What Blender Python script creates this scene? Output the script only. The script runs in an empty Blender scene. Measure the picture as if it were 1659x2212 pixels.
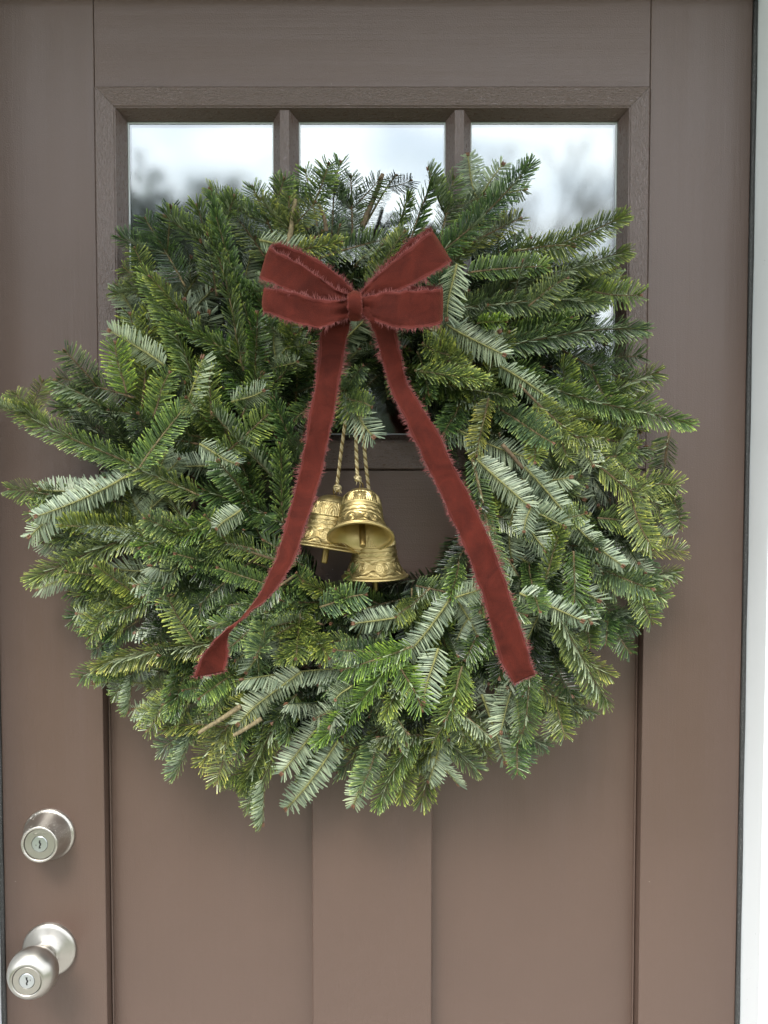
import bpy, math, random
from mathutils import Vector, Matrix, noise
rnd = random.Random(11)
R = math.radians
sc = bpy.context.scene
C = sc.collection

# ------------------------------------------------------------------ camera
D = 0.92; ZC = 1.475; PITCH = R(2.2)
cd = bpy.data.cameras.new('camera'); cam = bpy.data.objects.new('camera', cd); C.objects.link(cam)
cam.location = (0, -D, ZC); cam.rotation_euler = (R(90) - PITCH, 0, 0)
cd.sensor_fit = 'HORIZONTAL'; cd.sensor_width = 36; cd.lens = 36
cd.clip_start = 0.01; cd.clip_end = 500
cd.dof.use_dof = True; cd.dof.focus_distance = D - 0.09; cd.dof.aperture_fstop = 8.5
sc.camera = cam

# ------------------------------------------------------------------ world (bright overcast) and sun
SUN_EL, SUN_AZ = R(58), R(203)
w = bpy.data.worlds.new('World'); sc.world = w; w.use_nodes = True
nt = w.node_tree; nt.nodes.clear()
N = nt.nodes.new; L = nt.links.new
out = N('ShaderNodeOutputWorld'); bg = N('ShaderNodeBackground'); bg.inputs['Strength'].default_value = 0.075
sky = N('ShaderNodeTexSky'); sky.sky_type = 'NISHITA'; sky.sun_disc = False
sky.sun_elevation = SUN_EL; sky.sun_rotation = SUN_AZ
tc = N('ShaderNodeTexCoord'); mp = N('ShaderNodeMapping'); mp.inputs['Scale'].default_value = (1.3, 1.3, 3.0)
mp.inputs['Location'].default_value = (0.35, 0.2, 0.1)
nz = N('ShaderNodeTexNoise'); nz.inputs['Scale'].default_value = 5.0; nz.inputs['Detail'].default_value = 7
nz.inputs['Roughness'].default_value = 0.55
rp = N('ShaderNodeValToRGB'); rp.color_ramp.elements[0].position = 0.36; rp.color_ramp.elements[1].position = 0.56
rp.color_ramp.elements[0].color = (0.72, 0.72, 0.72, 1); rp.color_ramp.elements[1].color = (1, 1, 1, 1)
mx = N('ShaderNodeMix'); mx.data_type = 'RGBA'; mx.inputs['B'].default_value = (10.5, 11.0, 11.6, 1)
L(tc.outputs['Generated'], mp.inputs['Vector']); L(mp.outputs['Vector'], nz.inputs['Vector'])
L(nz.outputs['Fac'], rp.inputs['Fac']); L(rp.outputs['Color'], mx.inputs['Factor'])
nz2 = N('ShaderNodeTexNoise'); nz2.inputs['Scale'].default_value = 7.5; nz2.inputs['Detail'].default_value = 5
rp2 = N('ShaderNodeValToRGB'); rp2.color_ramp.elements[0].position = 0.34; rp2.color_ramp.elements[1].position = 0.60
rp2.color_ramp.elements[0].color = (0.62, 0.66, 0.70, 1); rp2.color_ramp.elements[1].color = (1, 1, 1, 1)
mu = N('ShaderNodeMix'); mu.data_type = 'RGBA'; mu.blend_type = 'MULTIPLY'; mu.inputs[0].default_value = 1.0; mu.inputs['A'].default_value = (11.8, 12.0, 12.2, 1)
L(mp.outputs['Vector'], nz2.inputs['Vector']); L(nz2.outputs['Fac'], rp2.inputs['Fac']); L(rp2.outputs['Color'], mu.inputs['B']); L(mu.outputs['Result'], mx.inputs['B'])
L(sky.outputs['Color'], mx.inputs['A']); L(mx.outputs['Result'], bg.inputs['Color']); L(bg.outputs['Background'], out.inputs['Surface'])

sl = bpy.data.lights.new('sun', 'SUN'); sl.energy = 1.5; sl.angle = R(28); sl.color = (1, 0.97, 0.92)
so = bpy.data.objects.new('sun', sl); C.objects.link(so)
sdir = Vector((math.sin(SUN_AZ) * math.cos(SUN_EL), math.cos(SUN_AZ) * math.cos(SUN_EL), math.sin(SUN_EL)))
so.rotation_euler = sdir.to_track_quat('Z', 'Y').to_euler()
so.location = sdir * 30

sc.view_settings.view_transform = 'Standard'; sc.view_settings.look = 'None'
sc.view_settings.exposure = 1.97; sc.view_settings.gamma = 1; sc.view_settings.use_curve_mapping = False

# ------------------------------------------------------------------ helpers
CP, SP = math.cos(PITCH), math.sin(PITCH)
def P(u, v, y=0.0):
    """point at depth y seen at (u, v) of the photograph (1659 wide)"""
    a = (u - 829.5) / 1659; b = (1106 - v) / 1659
    t = (y + D) / (CP + b * SP)
    return Vector((a * t, y, ZC + t * (b * CP - SP)))

class MB:
    def __init__(s): s.v = []; s.f = []; s.m = []; s.a = []; s.b = []; s.smooth = False
    def add(s, vs, fs, mi=0, at=None):
        o = len(s.v); s.v += [tuple(p) for p in vs]; s.f += [tuple(o + i for i in f) for f in fs]
        s.m += [mi] * len(fs); s.a += (at if at else [0.0] * len(vs))
    def box(s, x0, x1, y0, y1, z0, z1, b=0.0, mi=0):
        if b <= 0:
            vs = [(x, y, z) for x in (x0, x1) for y in (y0, y1) for z in (z0, z1)]
            s.add(vs, [(0, 1, 3, 2), (4, 6, 7, 5), (0, 4, 5, 1), (2, 3, 7, 6), (0, 2, 6, 4), (1, 5, 7, 3)], mi); return
        # front (low y) edges chamfered
        vs = [(x0 + b, y0, z0 + b), (x1 - b, y0, z0 + b), (x1 - b, y0, z1 - b), (x0 + b, y0, z1 - b),
              (x0, y0 + b, z0), (x1, y0 + b, z0), (x1, y0 + b, z1), (x0, y0 + b, z1),
              (x0, y1, z0), (x1, y1, z0), (x1, y1, z1), (x0, y1, z1)]
        fs = [(0, 1, 2, 3), (8, 11, 10, 9)]
        for i in range(4):
            j = (i + 1) % 4
            fs += [(4 + i, 4 + j, j, i), (8 + i, 8 + j, 4 + j, 4 + i)]
        s.add(vs, fs, mi)
    def rings(s, rings, mi=0, cap=(True, True), at=None, closed=True):
        n = len(rings[0]); vs = [p for r in rings for p in r]; fs = []
        for i in range(len(rings) - 1):
            for j in range(n if closed else n - 1):
                k = (j + 1) % n
                fs.append((i * n + j, i * n + k, (i + 1) * n + k, (i + 1) * n + j))
        if cap[0]: fs.append(tuple(range(n))[::-1])
        if cap[1]: fs.append(tuple((len(rings) - 1) * n + j for j in range(n)))
        s.add(vs, fs, mi, at)
    def tube(s, pts, rad, n=6, mi=0):
        pts = [Vector(p) for p in pts]; rs = rad if isinstance(rad, (list, tuple)) else [rad] * len(pts)
        rg = []; up = None
        for i, p in enumerate(pts):
            t = (pts[min(i + 1, len(pts) - 1)] - pts[max(i - 1, 0)]).normalized()
            if up is None: up = t.orthogonal().normalized()
            a = (up - t * up.dot(t))
            a = a.normalized() if a.length > 1e-6 else t.orthogonal().normalized()
            up = a; b = t.cross(a)
            rg.append([p + (a * math.cos(6.2832 * j / n) + b * math.sin(6.2832 * j / n)) * rs[i] for j in range(n)])
        s.rings(rg, mi)
    def lathe(s, prof, n=48, mi=0, M=None, cap=(False, False)):
        """prof: (radius, height) along local +Z"""
        rg = []
        for r, h in prof:
            rg.append([Vector((r * math.cos(6.28318531 * j / n), r * math.sin(6.28318531 * j / n), h)) for j in range(n)])
        if M: rg = [[M @ p for p in r] for r in rg]
        s.rings(rg, mi, cap)
    def mesh(s, name, mats, origin=(0, 0, 0), smooth=None, attr=None):
        me = bpy.data.meshes.new(name)
        ox, oy, oz = origin
        me.from_pydata([(x - ox, y - oy, z - oz) for x, y, z in s.v], [], s.f)
        for m in mats: me.materials.append(m)
        if any(s.m): me.polygons.foreach_set('material_index', s.m)
        if smooth or (smooth is None and s.smooth): me.polygons.foreach_set('use_smooth', [True] * len(s.f))
        if attr:
            a = me.attributes.new(attr, 'FLOAT', 'POINT'); a.data.foreach_set('value', s.a)
        if s.b:
            a = me.attributes.new('shade', 'FLOAT', 'POINT'); a.data.foreach_set('value', s.b)
        me.update(); return me

def wloc(o):
    v = Vector((0, 0, 0))
    while o is not None: v += o.location; o = o.parent
    return v
def build(name, mb, mats, parent=None, at=None, smooth=None, attr=None, kind=None):
    """links mb (world coordinates) as one object; at = its own origin (else its parent's)"""
    if not isinstance(mats, (list, tuple)): mats = [mats]
    pw = wloc(parent) if parent else Vector((0, 0, 0))
    org = Vector(at) if at is not None else pw
    o = bpy.data.objects.new(name, mb.mesh(name, mats, org, smooth, attr)); C.objects.link(o)
    o.parent = parent; o.location = org - pw
    if kind: o['kind'] = kind
    return o
def thing(name, label, cat, loc, group=None, kind=None):
    o = bpy.data.objects.new(name, None); C.objects.link(o); o.location = loc; o.empty_display_size = 0.05
    tag(o, label, cat, group, kind); return o
def tag(o, label, cat, group=None, kind=None):
    o['label'] = label; o['category'] = cat
    if group: o['group'] = group
    if kind: o['kind'] = kind
def bevel(o, w, seg=2):
    m = o.modifiers.new('bevel', 'BEVEL'); m.width = w; m.segments = seg; m.limit_method = 'ANGLE'; m.angle_limit = R(35)

class Mat:
    def __init__(s, name, col=(0.5, 0.5, 0.5), rough=0.5, metal=0.0, **kw):
        s.m = bpy.data.materials.new(name); s.m.use_nodes = True; s.t = s.m.node_tree
        s.b = s.t.nodes['Principled BSDF']; s.set('Base Color', (*col, 1)); s.set('Roughness', rough); s.set('Metallic', metal)
        for k, v in kw.items(): s.set(k.replace('_', ' '), v)
        s._c = None
    def set(s, k, v): s.b.inputs[k].default_value = v
    def n(s, t, **kw):
        x = s.t.nodes.new('ShaderNode' + t)
        for k, v in kw.items():
            if k in x.inputs: x.inputs[k].default_value = v
            else: setattr(x, k, v)
        return x
    def l(s, a, b): s.t.links.new(a, b)
    def co(s, scale=(1, 1, 1)):
        if s._c is None: s._c = s.n('TexCoord')
        m = s.n('Mapping'); m.inputs['Scale'].default_value = scale; s.l(s._c.outputs['Object'], m.inputs['Vector']); return m.outputs['Vector']
    def noise(s, scale, detail=3, rough=0.5, stretch=(1, 1, 1), dist=0.0):
        x = s.n('TexNoise', Scale=scale, Detail=detail, Roughness=rough, Distortion=dist); s.l(s.co(stretch), x.inputs['Vector']); return x.outputs['Fac']
    def ramp(s, fac, stops):
        r = s.n('ValToRGB'); e = r.color_ramp.elements
        while len(e) < len(stops): e.new(0.5)
        for x, (p, c) in zip(e, stops):
            x.position = p; x.color = (*c, 1) if isinstance(c, (tuple, list)) else (c, c, c, 1)
        s.l(fac, r.inputs['Fac']); return r.outputs['Color']
    def mix(s, fac, a, b, mode='MIX'):
        m = s.n('Mix', data_type='RGBA', blend_type=mode)
        for k, v in (('Factor', fac), ('A', a), ('B', b)):
            if hasattr(v, 'node'): s.l(v, m.inputs[k] if k != 'Factor' else m.inputs[0])
            elif k == 'Factor': m.inputs[0].default_value = v
            else: m.inputs[k].default_value = (*v, 1)
        return m.outputs['Result']
    def math(s, op, a, b=0.0, clamp=False):
        m = s.n('Math', operation=op, use_clamp=clamp)
        for i, v in enumerate((a, b)):
            if hasattr(v, 'node'): s.l(v, m.inputs[i])
            else: m.inputs[i].default_value = v
        return m.outputs[0]
    def bump(s, h, strength=0.3, dist=0.001, prev=None):
        b = s.n('Bump', Strength=strength, Distance=dist); s.l(h, b.inputs['Height'])
        if prev is not None: s.l(prev, b.inputs['Normal'])
        return b.outputs['Normal']
    def base(s, c): s.l(c, s.b.inputs['Base Color'])
    def rough(s, r): s.l(r, s.b.inputs['Roughness'])
    def normal(s, n): s.l(n, s.b.inputs['Normal'])

# ------------------------------------------------------------------ materials
BROWN = (0.090, 0.056, 0.0425)
def paint(name, streak, col=BROWN, rough=0.37, grain=0.4):
    m = Mat(name, col, rough); m.set('Specular IOR Level', 0.62)
    big = m.noise(3.0, 4, 0.6); fine = m.noise(620, 2); mid = m.noise(45, 4, 0.6, streak); st = m.noise(90, 4, 0.7, streak)
    c = m.mix(m.ramp(big, [(0.3, 0.0), (0.7, 1.0)]), tuple(x * 0.93 for x in col), tuple(x * 1.07 for x in col))
    # rare pale nibs of dust in the paint
    v = m.n('TexVoronoi', Scale=32.0); m.l(m.co(), v.inputs['Vector'])
    sp = m.math('MULTIPLY', m.math('LESS_THAN', v.outputs['Distance'], 0.025), m.math('GREATER_THAN', m.noise(9, 1), 0.56))
    c = m.mix(m.math('MULTIPLY', sp, 0.8), c, (0.55, 0.52, 0.48)); m.base(c)
    m.rough(m.ramp(m.math('ADD', m.math('MULTIPLY', mid, 0.6), m.math('MULTIPLY', big, 0.4)), [(0.3, rough - 0.10), (0.7, rough + 0.12)]))
    n1 = m.bump(fine, grain, 0.0006); n2 = m.bump(st, 0.55, 0.0008, n1); n3 = m.bump(big, 0.4, 0.004, n2)
    m.normal(n3); return m.m
PAINT_V = paint('brown_door_paint', (1, 1, 0.03))
PAINT_H = paint('brown_rail_paint', (0.03, 1, 1))
def leather(name, streak):
    m = Mat(name, BROWN, 0.34); m.set('Specular IOR Level', 0.75)
    g = m.noise(620, 4, 0.6, streak, 0.4); gr = m.ramp(g, [(0.38, 0.0), (0.62, 1.0)])
    m.normal(m.bump(gr, 0.6, 0.0007)); m.rough(m.ramp(g, [(0.4, 0.46), (0.6, 0.27)]))
    m.base(m.mix(gr, tuple(x * 0.9 for x in BROWN), tuple(x * 1.05 for x in BROWN))); return m.m
GRAIN_H = leather('grained_frame_horizontal', (0.3, 1, 1)); GRAIN_V = leather('grained_frame_vertical', (1, 1, 0.22))
CORE = Mat('gap_shadow_core', (0.03, 0.02, 0.016), 0.7).m
m = Mat('white_trim_paint', (0.78, 0.80, 0.80), 0.4)
g = m.noise(160, 4, 0.6, (1, 1, 0.02)); m.normal(m.bump(g, 0.25, 0.0006))
sp = m.ramp(m.noise(210, 3, 0.6), [(0.70, 0.0), (0.74, 1.0)]); dn = m.ramp(m.noise(5, 3), [(0.55, 0.0), (0.65, 1.0)])
m.base(m.mix(m.math('MULTIPLY', sp, dn), (0.84, 0.87, 0.89), (0.18, 0.17, 0.16))); WHITE = m.m
m = Mat('rubber_weatherstrip', (0.035, 0.034, 0.033), 0.42)
g = m.noise(700, 3); m.normal(m.bump(g, 0.9, 0.001)); m.base(m.mix(m.ramp(m.noise(900, 2), [(0.55, 0.0), (0.75, 1.0)]), (0.03, 0.03, 0.03), (0.16, 0.16, 0.15))); RUBBER = m.m
SIDING = Mat('pale_siding', (0.62, 0.63, 0.62), 0.7).m
# coated double glazing: a mirror coat over a see-through sheet
gm = bpy.data.materials.new('window_glass'); gm.use_nodes = True; t = gm.node_tree; t.nodes.clear()
o_ = t.nodes.new('ShaderNodeOutputMaterial'); gl = t.nodes.new('ShaderNodeBsdfGlossy'); gl.inputs['Roughness'].default_value = 0.065
gl.inputs['Color'].default_value = (0.93, 0.98, 1.0, 1)
tr = t.nodes.new('ShaderNodeBsdfTransparent'); tr.inputs['Color'].default_value = (0.75, 0.78, 0.76, 1)
lw = t.nodes.new('ShaderNodeFresnel'); lw.inputs['IOR'].default_value = 1.5
ad = t.nodes.new('ShaderNodeMath'); ad.operation = 'ADD'; ad.inputs[1].default_value = 0.25; ad.use_clamp = True
wv = t.nodes.new('ShaderNodeTexNoise'); wv.inputs['Scale'].default_value = 6; bp_ = t.nodes.new('ShaderNodeBump'); bp_.inputs['Strength'].default_value = 0.05; bp_.inputs['Distance'].default_value = 0.002
tcn = t.nodes.new('ShaderNodeTexCoord'); t.links.new(tcn.outputs['Object'], wv.inputs['Vector']); t.links.new(wv.outputs['Fac'], bp_.inputs['Height']); t.links.new(bp_.outputs['Normal'], gl.inputs['Normal'])
ms = t.nodes.new('ShaderNodeMixShader'); t.links.new(lw.outputs[0], ad.inputs[0]); t.links.new(ad.outputs[0], ms.inputs[0])
t.links.new(tr.outputs[0], ms.inputs[1]); t.links.new(gl.outputs[0], ms.inputs[2]); t.links.new(ms.outputs[0], o_.inputs[0]); GLASS = gm
m = Mat('satin_nickel', (0.45, 0.43, 0.395), 0.27, 1.0)
m.normal(m.bump(m.noise(380, 3, 0.6, (1, 1, 1)), 0.06, 0.0005))
m.rough(m.ramp(m.noise(60, 5, 0.7), [(0.35, 0.31), (0.7, 0.46)])); NICKEL = m.m
m = Mat('pitted_nickel', (0.64, 0.60, 0.54), 0.3, 1.0)
pz = m.ramp(m.noise(900, 2, 0.6), [(0.60, 0.0), (0.68, 1.0)]); pm_ = m.ramp(m.noise(55, 2), [(0.45, 0.0), (0.6, 1.0)])
pk = m.math('MULTIPLY', pz, pm_)
m.base(m.mix(pk, (0.50, 0.475, 0.43), (0.85, 0.83, 0.77))); m.normal(m.bump(pk, 0.6, 0.0006)); m.rough(m.ramp(pk, [(0.0, 0.34), (1.0, 0.5)])); PITTED = m.m
STEEL = Mat('pale_lock_steel', (0.56, 0.59, 0.61), 0.3, 1.0).m
BLACK = Mat('keyway_black', (0.012, 0.012, 0.012), 0.6).m
m = Mat('antique_gold', (0.56, 0.40, 0.13), 0.3, 1.0)
g = m.noise(520, 3, 0.6); m.normal(m.bump(g, 0.28, 0.0006)); m.rough(m.ramp(m.noise(90, 3), [(0.3, 0.36), (0.7, 0.52)]))
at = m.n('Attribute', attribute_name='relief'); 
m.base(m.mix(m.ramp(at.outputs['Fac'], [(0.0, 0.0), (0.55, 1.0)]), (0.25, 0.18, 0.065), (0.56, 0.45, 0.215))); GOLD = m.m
GOLDCORD = Mat('metallic_gold_cord', (0.56, 0.47, 0.27), 0.42, 0.55).m
GOLDCORD_DARK = Mat('dark_gold_cord', (0.22, 0.15, 0.05), 0.5, 0.5).m  # one strand in a darker gold, so the twist reads
def velvet(name, col, fr):
    m = Mat(name, col, 0.85); m.set('Sheen Weight', 0.22); m.set('Sheen Roughness', 0.4); m.set('Sheen Tint', (0.95, 0.36, 0.24, 1)); m.set('Specular IOR Level', 0.15)
    a = m.n('Attribute', attribute_name='cross')
    nap = m.noise(34, 5, 0.65, (1, 1, 1), 1.2); fine = m.noise(1500, 2)
    c = m.mix(m.ramp(nap, [(0.3, 0.0), (0.7, 1.0)]), tuple(x * 0.58 for x in col), tuple(x * 1.42 for x in col))
    c = m.mix(m.math('MULTIPLY', m.math('SUBTRACT', fine, 0.35, True), 0.8), c, tuple(min(1, x * 1.9) for x in col))
    hem = m.ramp(a.outputs['Fac'], [(0.84, 0.0), (0.88, 0.4), (0.91, 0.1), (1.0, 0.6)])
    m.base(m.mix(hem, c, fr)); m.normal(m.bump(fine, 0.5, 0.0008)); return m.m
VCOL = (0.057, 0.0088, 0.0050); FRAY = (0.165, 0.042, 0.038)
VELVET = velvet('rust_velvet', VCOL, FRAY); FRINGE = Mat('frayed_threads', FRAY, 0.8, Sheen_Weight=0.1).m

def needle_mat(name, under):
    m = Mat(name, (0.05, 0.1, 0.03), 0.29); m.set('Specular IOR Level', 0.5)
    oi = m.n('ObjectInfo'); a = m.n('Attribute', attribute_name='tipness'); b = m.n('Attribute', attribute_name='shade')
    if under:
        c = m.mix(0.44, (0.43, 0.50, 0.38), oi.outputs['Color']); m.set('Roughness', 0.45)
        c = m.mix(m.ramp(a.outputs['Fac'], [(0.0, 0.6), (0.3, 0.0)]), c, (0.16, 0.17, 0.05))
        c = m.mix(1.0, c, m.ramp(b.outputs['Fac'], [(0.0, (.50, .56, .52)), (1.0, (1.3, 1.25, 1.12))]), 'MULTIPLY')
    else:
        c = m.mix(1.0, oi.outputs['Color'], m.ramp(b.outputs['Fac'], [(0.0, (.42, .50, .55)), (.6, (1, 1, 1)), (1.0, (1.9, 1.65, 1.25))]), 'MULTIPLY')  # random needle tone, its range widened to paint in needle highlights
        c = m.mix(m.ramp(a.outputs['Fac'], [(0.0, 0.35), (0.25, 0.0)]), c, (0.10, 0.11, 0.03))
        hi = m.mix(1.0, c, (2.5, 2.2, 1.9), 'MULTIPLY')
        c = m.mix(m.ramp(a.outputs['Fac'], [(0.70, 0.0), (0.95, 1.0)]), c, hi)  # pale needle tips, brightened further as painted highlights
    m.base(c)
    return m.m
N_TOP = needle_mat('fir_needle_upper', False); N_UND = needle_mat('fir_needle_underside', True)
m = Mat('fir_bark', (0.16, 0.10, 0.055), 0.8)
g = m.noise(260, 4, 0.65); oi = m.n('ObjectInfo'); m.base(m.mix(1.0, oi.outputs['Color'], m.ramp(g, [(0.35, 0.55), (0.65, 1.25)]), 'MULTIPLY')); m.normal(m.bump(g, 0.6, 0.001)); BARK = m.m
m = Mat('pale_fir_bark', (0.30, 0.22, 0.11), 0.75)
g = m.noise(300, 4, 0.65); oi = m.n('ObjectInfo'); m.base(m.mix(1.0, oi.outputs['Color'], m.ramp(g, [(0.35, 0.55), (0.65, 1.25)]), 'MULTIPLY')); m.normal(m.bump(g, 0.6, 0.001)); BARK_PALE = m.m
BUD = Mat('resin_bud', (0.15, 0.07, 0.035), 0.45).m
WIRE = Mat('dark_wire', (0.05, 0.05, 0.05), 0.35, 0.8).m
m = Mat('lawn_green', (0.05, 0.08, 0.025), 0.9); g = m.noise(0.6, 6); m.base(m.mix(g, (0.035, 0.06, 0.02), (0.09, 0.10, 0.04))); LAWN = m.m
m = Mat('porch_concrete', (0.34, 0.33, 0.31), 0.8); g = m.noise(6, 6); m.base(m.mix(g, (0.28, 0.27, 0.25), (0.4, 0.39, 0.37))); CONCRETE = m.m
m = Mat('far_foliage', (0.05, 0.065, 0.03), 0.7); g = m.noise(1.2, 3); m.base(m.mix(g, (0.03, 0.045, 0.02), (0.075, 0.10, 0.05))); FAR_LEAF = m.m
FAR_BARK = Mat('far_bark', (0.24, 0.22, 0.20), 0.9).m
ROOMWALL = Mat('dim_hall_wall', (0.20, 0.16, 0.12), 0.9).m

# ------------------------------------------------------------------ door dimensions (metres, measured off the photograph)
XL, XR = -0.464, 0.4315
SL, SR = -0.3398, 0.3122
ZT = 2.046; ZB = 0.03
zf_top = P(829, 190).z; zf_bot = P(829, 1014).z
z_pt = P(829, 1264).z; z_pb = 0.26
MUL0, MUL1 = P(676, 2212).x, P(932, 2212).x
XC = (XL + XR) / 2
GAP = 0.0011

door = thing('front_door', 'brown painted front door with six window panes and two lower panels, behind the wreath', 'door', (XC, 0, ZB), kind='thing')
def part_box(name, x0, x1, y0, y1, z0, z1, mat, b=0.001, parent=None):
    mb = MB(); mb.box(x0, x1, y0, y1, z0, z1, b)
    return build(name, mb, mat, parent or door, ((x0 + x1) / 2, y0, (z0 + z1) / 2))
part_box('stile', XL, SL - GAP / 2, 0, 0.044, ZB, ZT, PAINT_V, 0.0006)
part_box('stile', SR + GAP / 2, XR, 0, 0.044, ZB, ZT, PAINT_V, 0.0006)
part_box('top_rail', SL, SR, 0.0002, 0.044, zf_top + GAP, ZT, PAINT_H, 0.0006)
part_box('lock_rail', SL, SR, 0.0002, 0.044, z_pt, zf_bot - GAP, PAINT_H, 0.0006)
part_box('bottom_rail', SL, SR, 0.0002, 0.044, ZB, z_pb, PAINT_H, 0.0008)
part_box('mullion', MUL0, MUL1, 0.0002, 0.044, z_pb + 0.0005, z_pt - 0.0005, PAINT_V, 0.0010)
for x0, x1 in ((SL, MUL0), (MUL1, SR)):
    p = part_box('recessed_panel', x0 - 0.004, x1 + 0.004, 0.0195, 0.036, z_pb - 0.004, z_pt + 0.004, PAINT_V, 0)
    mb = MB()   # thin sticking round the recess
    s = 0.0022
    for (a0, a1, b0, b1) in ((x0, x0 + s, z_pb, z_pt), (x1 - s, x1, z_pb, z_pt)):
        mb.box(a0, a1, 0.0150, 0.0200, b0, b1, 0.001)
    mb.box(x0 + s + .0002, x1 - s - .0002, 0.0150, 0.0200, z_pt - s, z_pt, 0.001)
    build('panel_moulding', mb, PAINT_V, p)

# window: a proud grained frame, muntins and six panes
xo0, xo1, zo0, zo1 = SL + 0.0008, SR - 0.0008, zf_bot, zf_top
FY = -0.0045
fw = 0.0232; fb = 0.0092; GY = 0.0125
xi0, xi1, zi0, zi1 = xo0 + fw, xo1 - fw, zo0 + fw * 1.42, zo1 - fw
win = bpy.data.objects.new('window', None); C.objects.link(win); win.parent = door; win.location = Vector(((xo0 + xo1) / 2, FY, (zo0 + zo1) / 2)) - door.location
rings = [((xo0, xo1, zo0, zo1), 0.030), ((xo0, xo1, zo0, zo1), FY + 0.0015), ((xo0 + .0015, xo1 - .0015, zo0 + .0015, zo1 - .0015), FY),
         ((xi0 - .001, xi1 + .001, zi0 - .001, zi1 + .001), FY), ((xi0, xi1, zi0, zi1), FY + 0.001),
         ((xi0 + 0.0012, xi1 - 0.0012, zi0 + .0012, zi1 - .0012), FY + 0.0012),
         ((xi0 + fb, xi1 - fb, zi0 + fb, zi1 - fb), GY), ((xi0 + fb, xi1 - fb, zi0 + fb, zi1 - fb), 0.030)]
def cn(r, i): 
    x0, x1, z0, z1 = r; return ((x0, z0), (x1, z0), (x1, z1), (x0, z1))[i]
for i in range(4):
    mb = MB(); j = (i + 1) % 4; rg = []
    g = 0.00018
    for r, y in rings:
        a = Vector((cn(r, i)[0], y, cn(r, i)[1])); b = Vector((cn(r, j)[0], y, cn(r, j)[1])); d = (b - a).normalized() * g
        rg.append((a + d, b - d))
    va = [p for q in rg for p in q]; n = len(rg)
    fs = [(2 * k, 2 * k + 1, 2 * k + 3, 2 * k + 2) for k in range(n - 1)] + [(2 * n - 2, 2 * n - 1, 1, 0)]
    fs += [tuple(2 * k for k in range(n)), tuple(2 * k + 1 for k in range(n))[::-1]]
    mb.add(va, fs)
    build('frame_side', mb, GRAIN_H if i % 2 == 0 else GRAIN_V, win)
for uc in (613, 992):
    c = P(uc, 218, FY); mb = MB()
    mb.lathe([(0.0037, 0.0), (0.0037, 0.0003), (0.0032, 0.0005), (0.0001, 0.0005)], 24, M=Matrix.Translation((c.x, FY + 0.0001, c.z)) @ Matrix.Rotation(R(90), 4, 'X'))
    build('screw_cap', mb, GRAIN_H, win, smooth=False)
MY = FY + 0.0035
def muntin_v(u0, u1, name='muntin'):
    x0, x1 = P(u0, 300, MY).x, P(u1, 300, MY).x; xb = 0.0088
    mb = MB(); z0, z1 = zi0 + fb * .6, zi1 - fb * .3
    sec = [(x0 - xb, 0.028), (x0 - xb, GY), (x0, MY + .0012), (x0 + .0008, MY), (x1 - .0008, MY), (x1, MY + .0012), (x1 + xb, GY), (x1 + xb, 0.028)]
    mb.rings([[Vector((x, y, z)) for x, y in sec] for z in (z0, z1)])
    build(name, mb, GRAIN_V, win); return x0 - xb, x1 + xb
va = muntin_v(603.5, 626); vb = muntin_v(981, 1003.5)
zm0, zm1 = P(829, 934 / 1.507, MY).z, P(829, 898 / 1.507, MY).z
cells = [(xi0 + fb, va[0]), (va[1], vb[0]), (vb[1], xi1 - fb)]
for x0, x1 in cells:
    mb = MB(); zb = 0.0088
    sec = [(zm0 - zb, 0.028), (zm0 - zb, GY), (zm0, MY + .0014), (zm0 + .0008, MY + .0003), (zm1 - .0008, MY + .0003), (zm1, MY + .0014), (zm1 + zb, GY), (zm1 + zb, 0.028)]
    # coped ends follow the slope of the uprights
    def endx(y, e): 
        k = max(0.0, min(1.0, (GY - y) / (GY - MY))) * 0.0082
        return x0 - k - .0004 if e == 0 else x1 + k + .0004
    mb.rings([[Vector((endx(y, e), y, z)) for z, y in sec] for e in (0, 1)])
    build('muntin', mb, GRAIN_H, win)
    for z0, z1 in ((zi0 + fb, zm0 - zb), (zm1 + zb, zi1 - fb)):
        mb = MB(); mb.box(x0 - .003, x1 + .003, GY + 0.0045, GY + 0.0085, z0 - .003, z1 + .003)
        pn = build('pane', mb, GLASS, win, ((x0 + x1) / 2, GY + .004, (z0 + z1) / 2))
        mb = MB(); s = 0.0016   # bead of sealant round the pane
        for k in range(2):
            mb.box(x0 + .0001 if k == 0 else x1 - s, x0 + s if k == 0 else x1 - .0001, GY + .0030, GY + .0044, z0, z1)
        mb.box(x0 + s, x1 - s, GY + .0030, GY + .0044, z1 - s, z1 - .0001)
        mb.box(x0 + s, x1 - s, GY + .0030, GY + .0044, z0 + .0001, z0 + s)
        build('sealant_bead', mb, Mat('clear_sealant', (0.55, 0.6, 0.6), 0.25).m if 'clear_sealant' not in bpy.data.materials else bpy.data.materials['clear_sealant'], pn)

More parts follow.
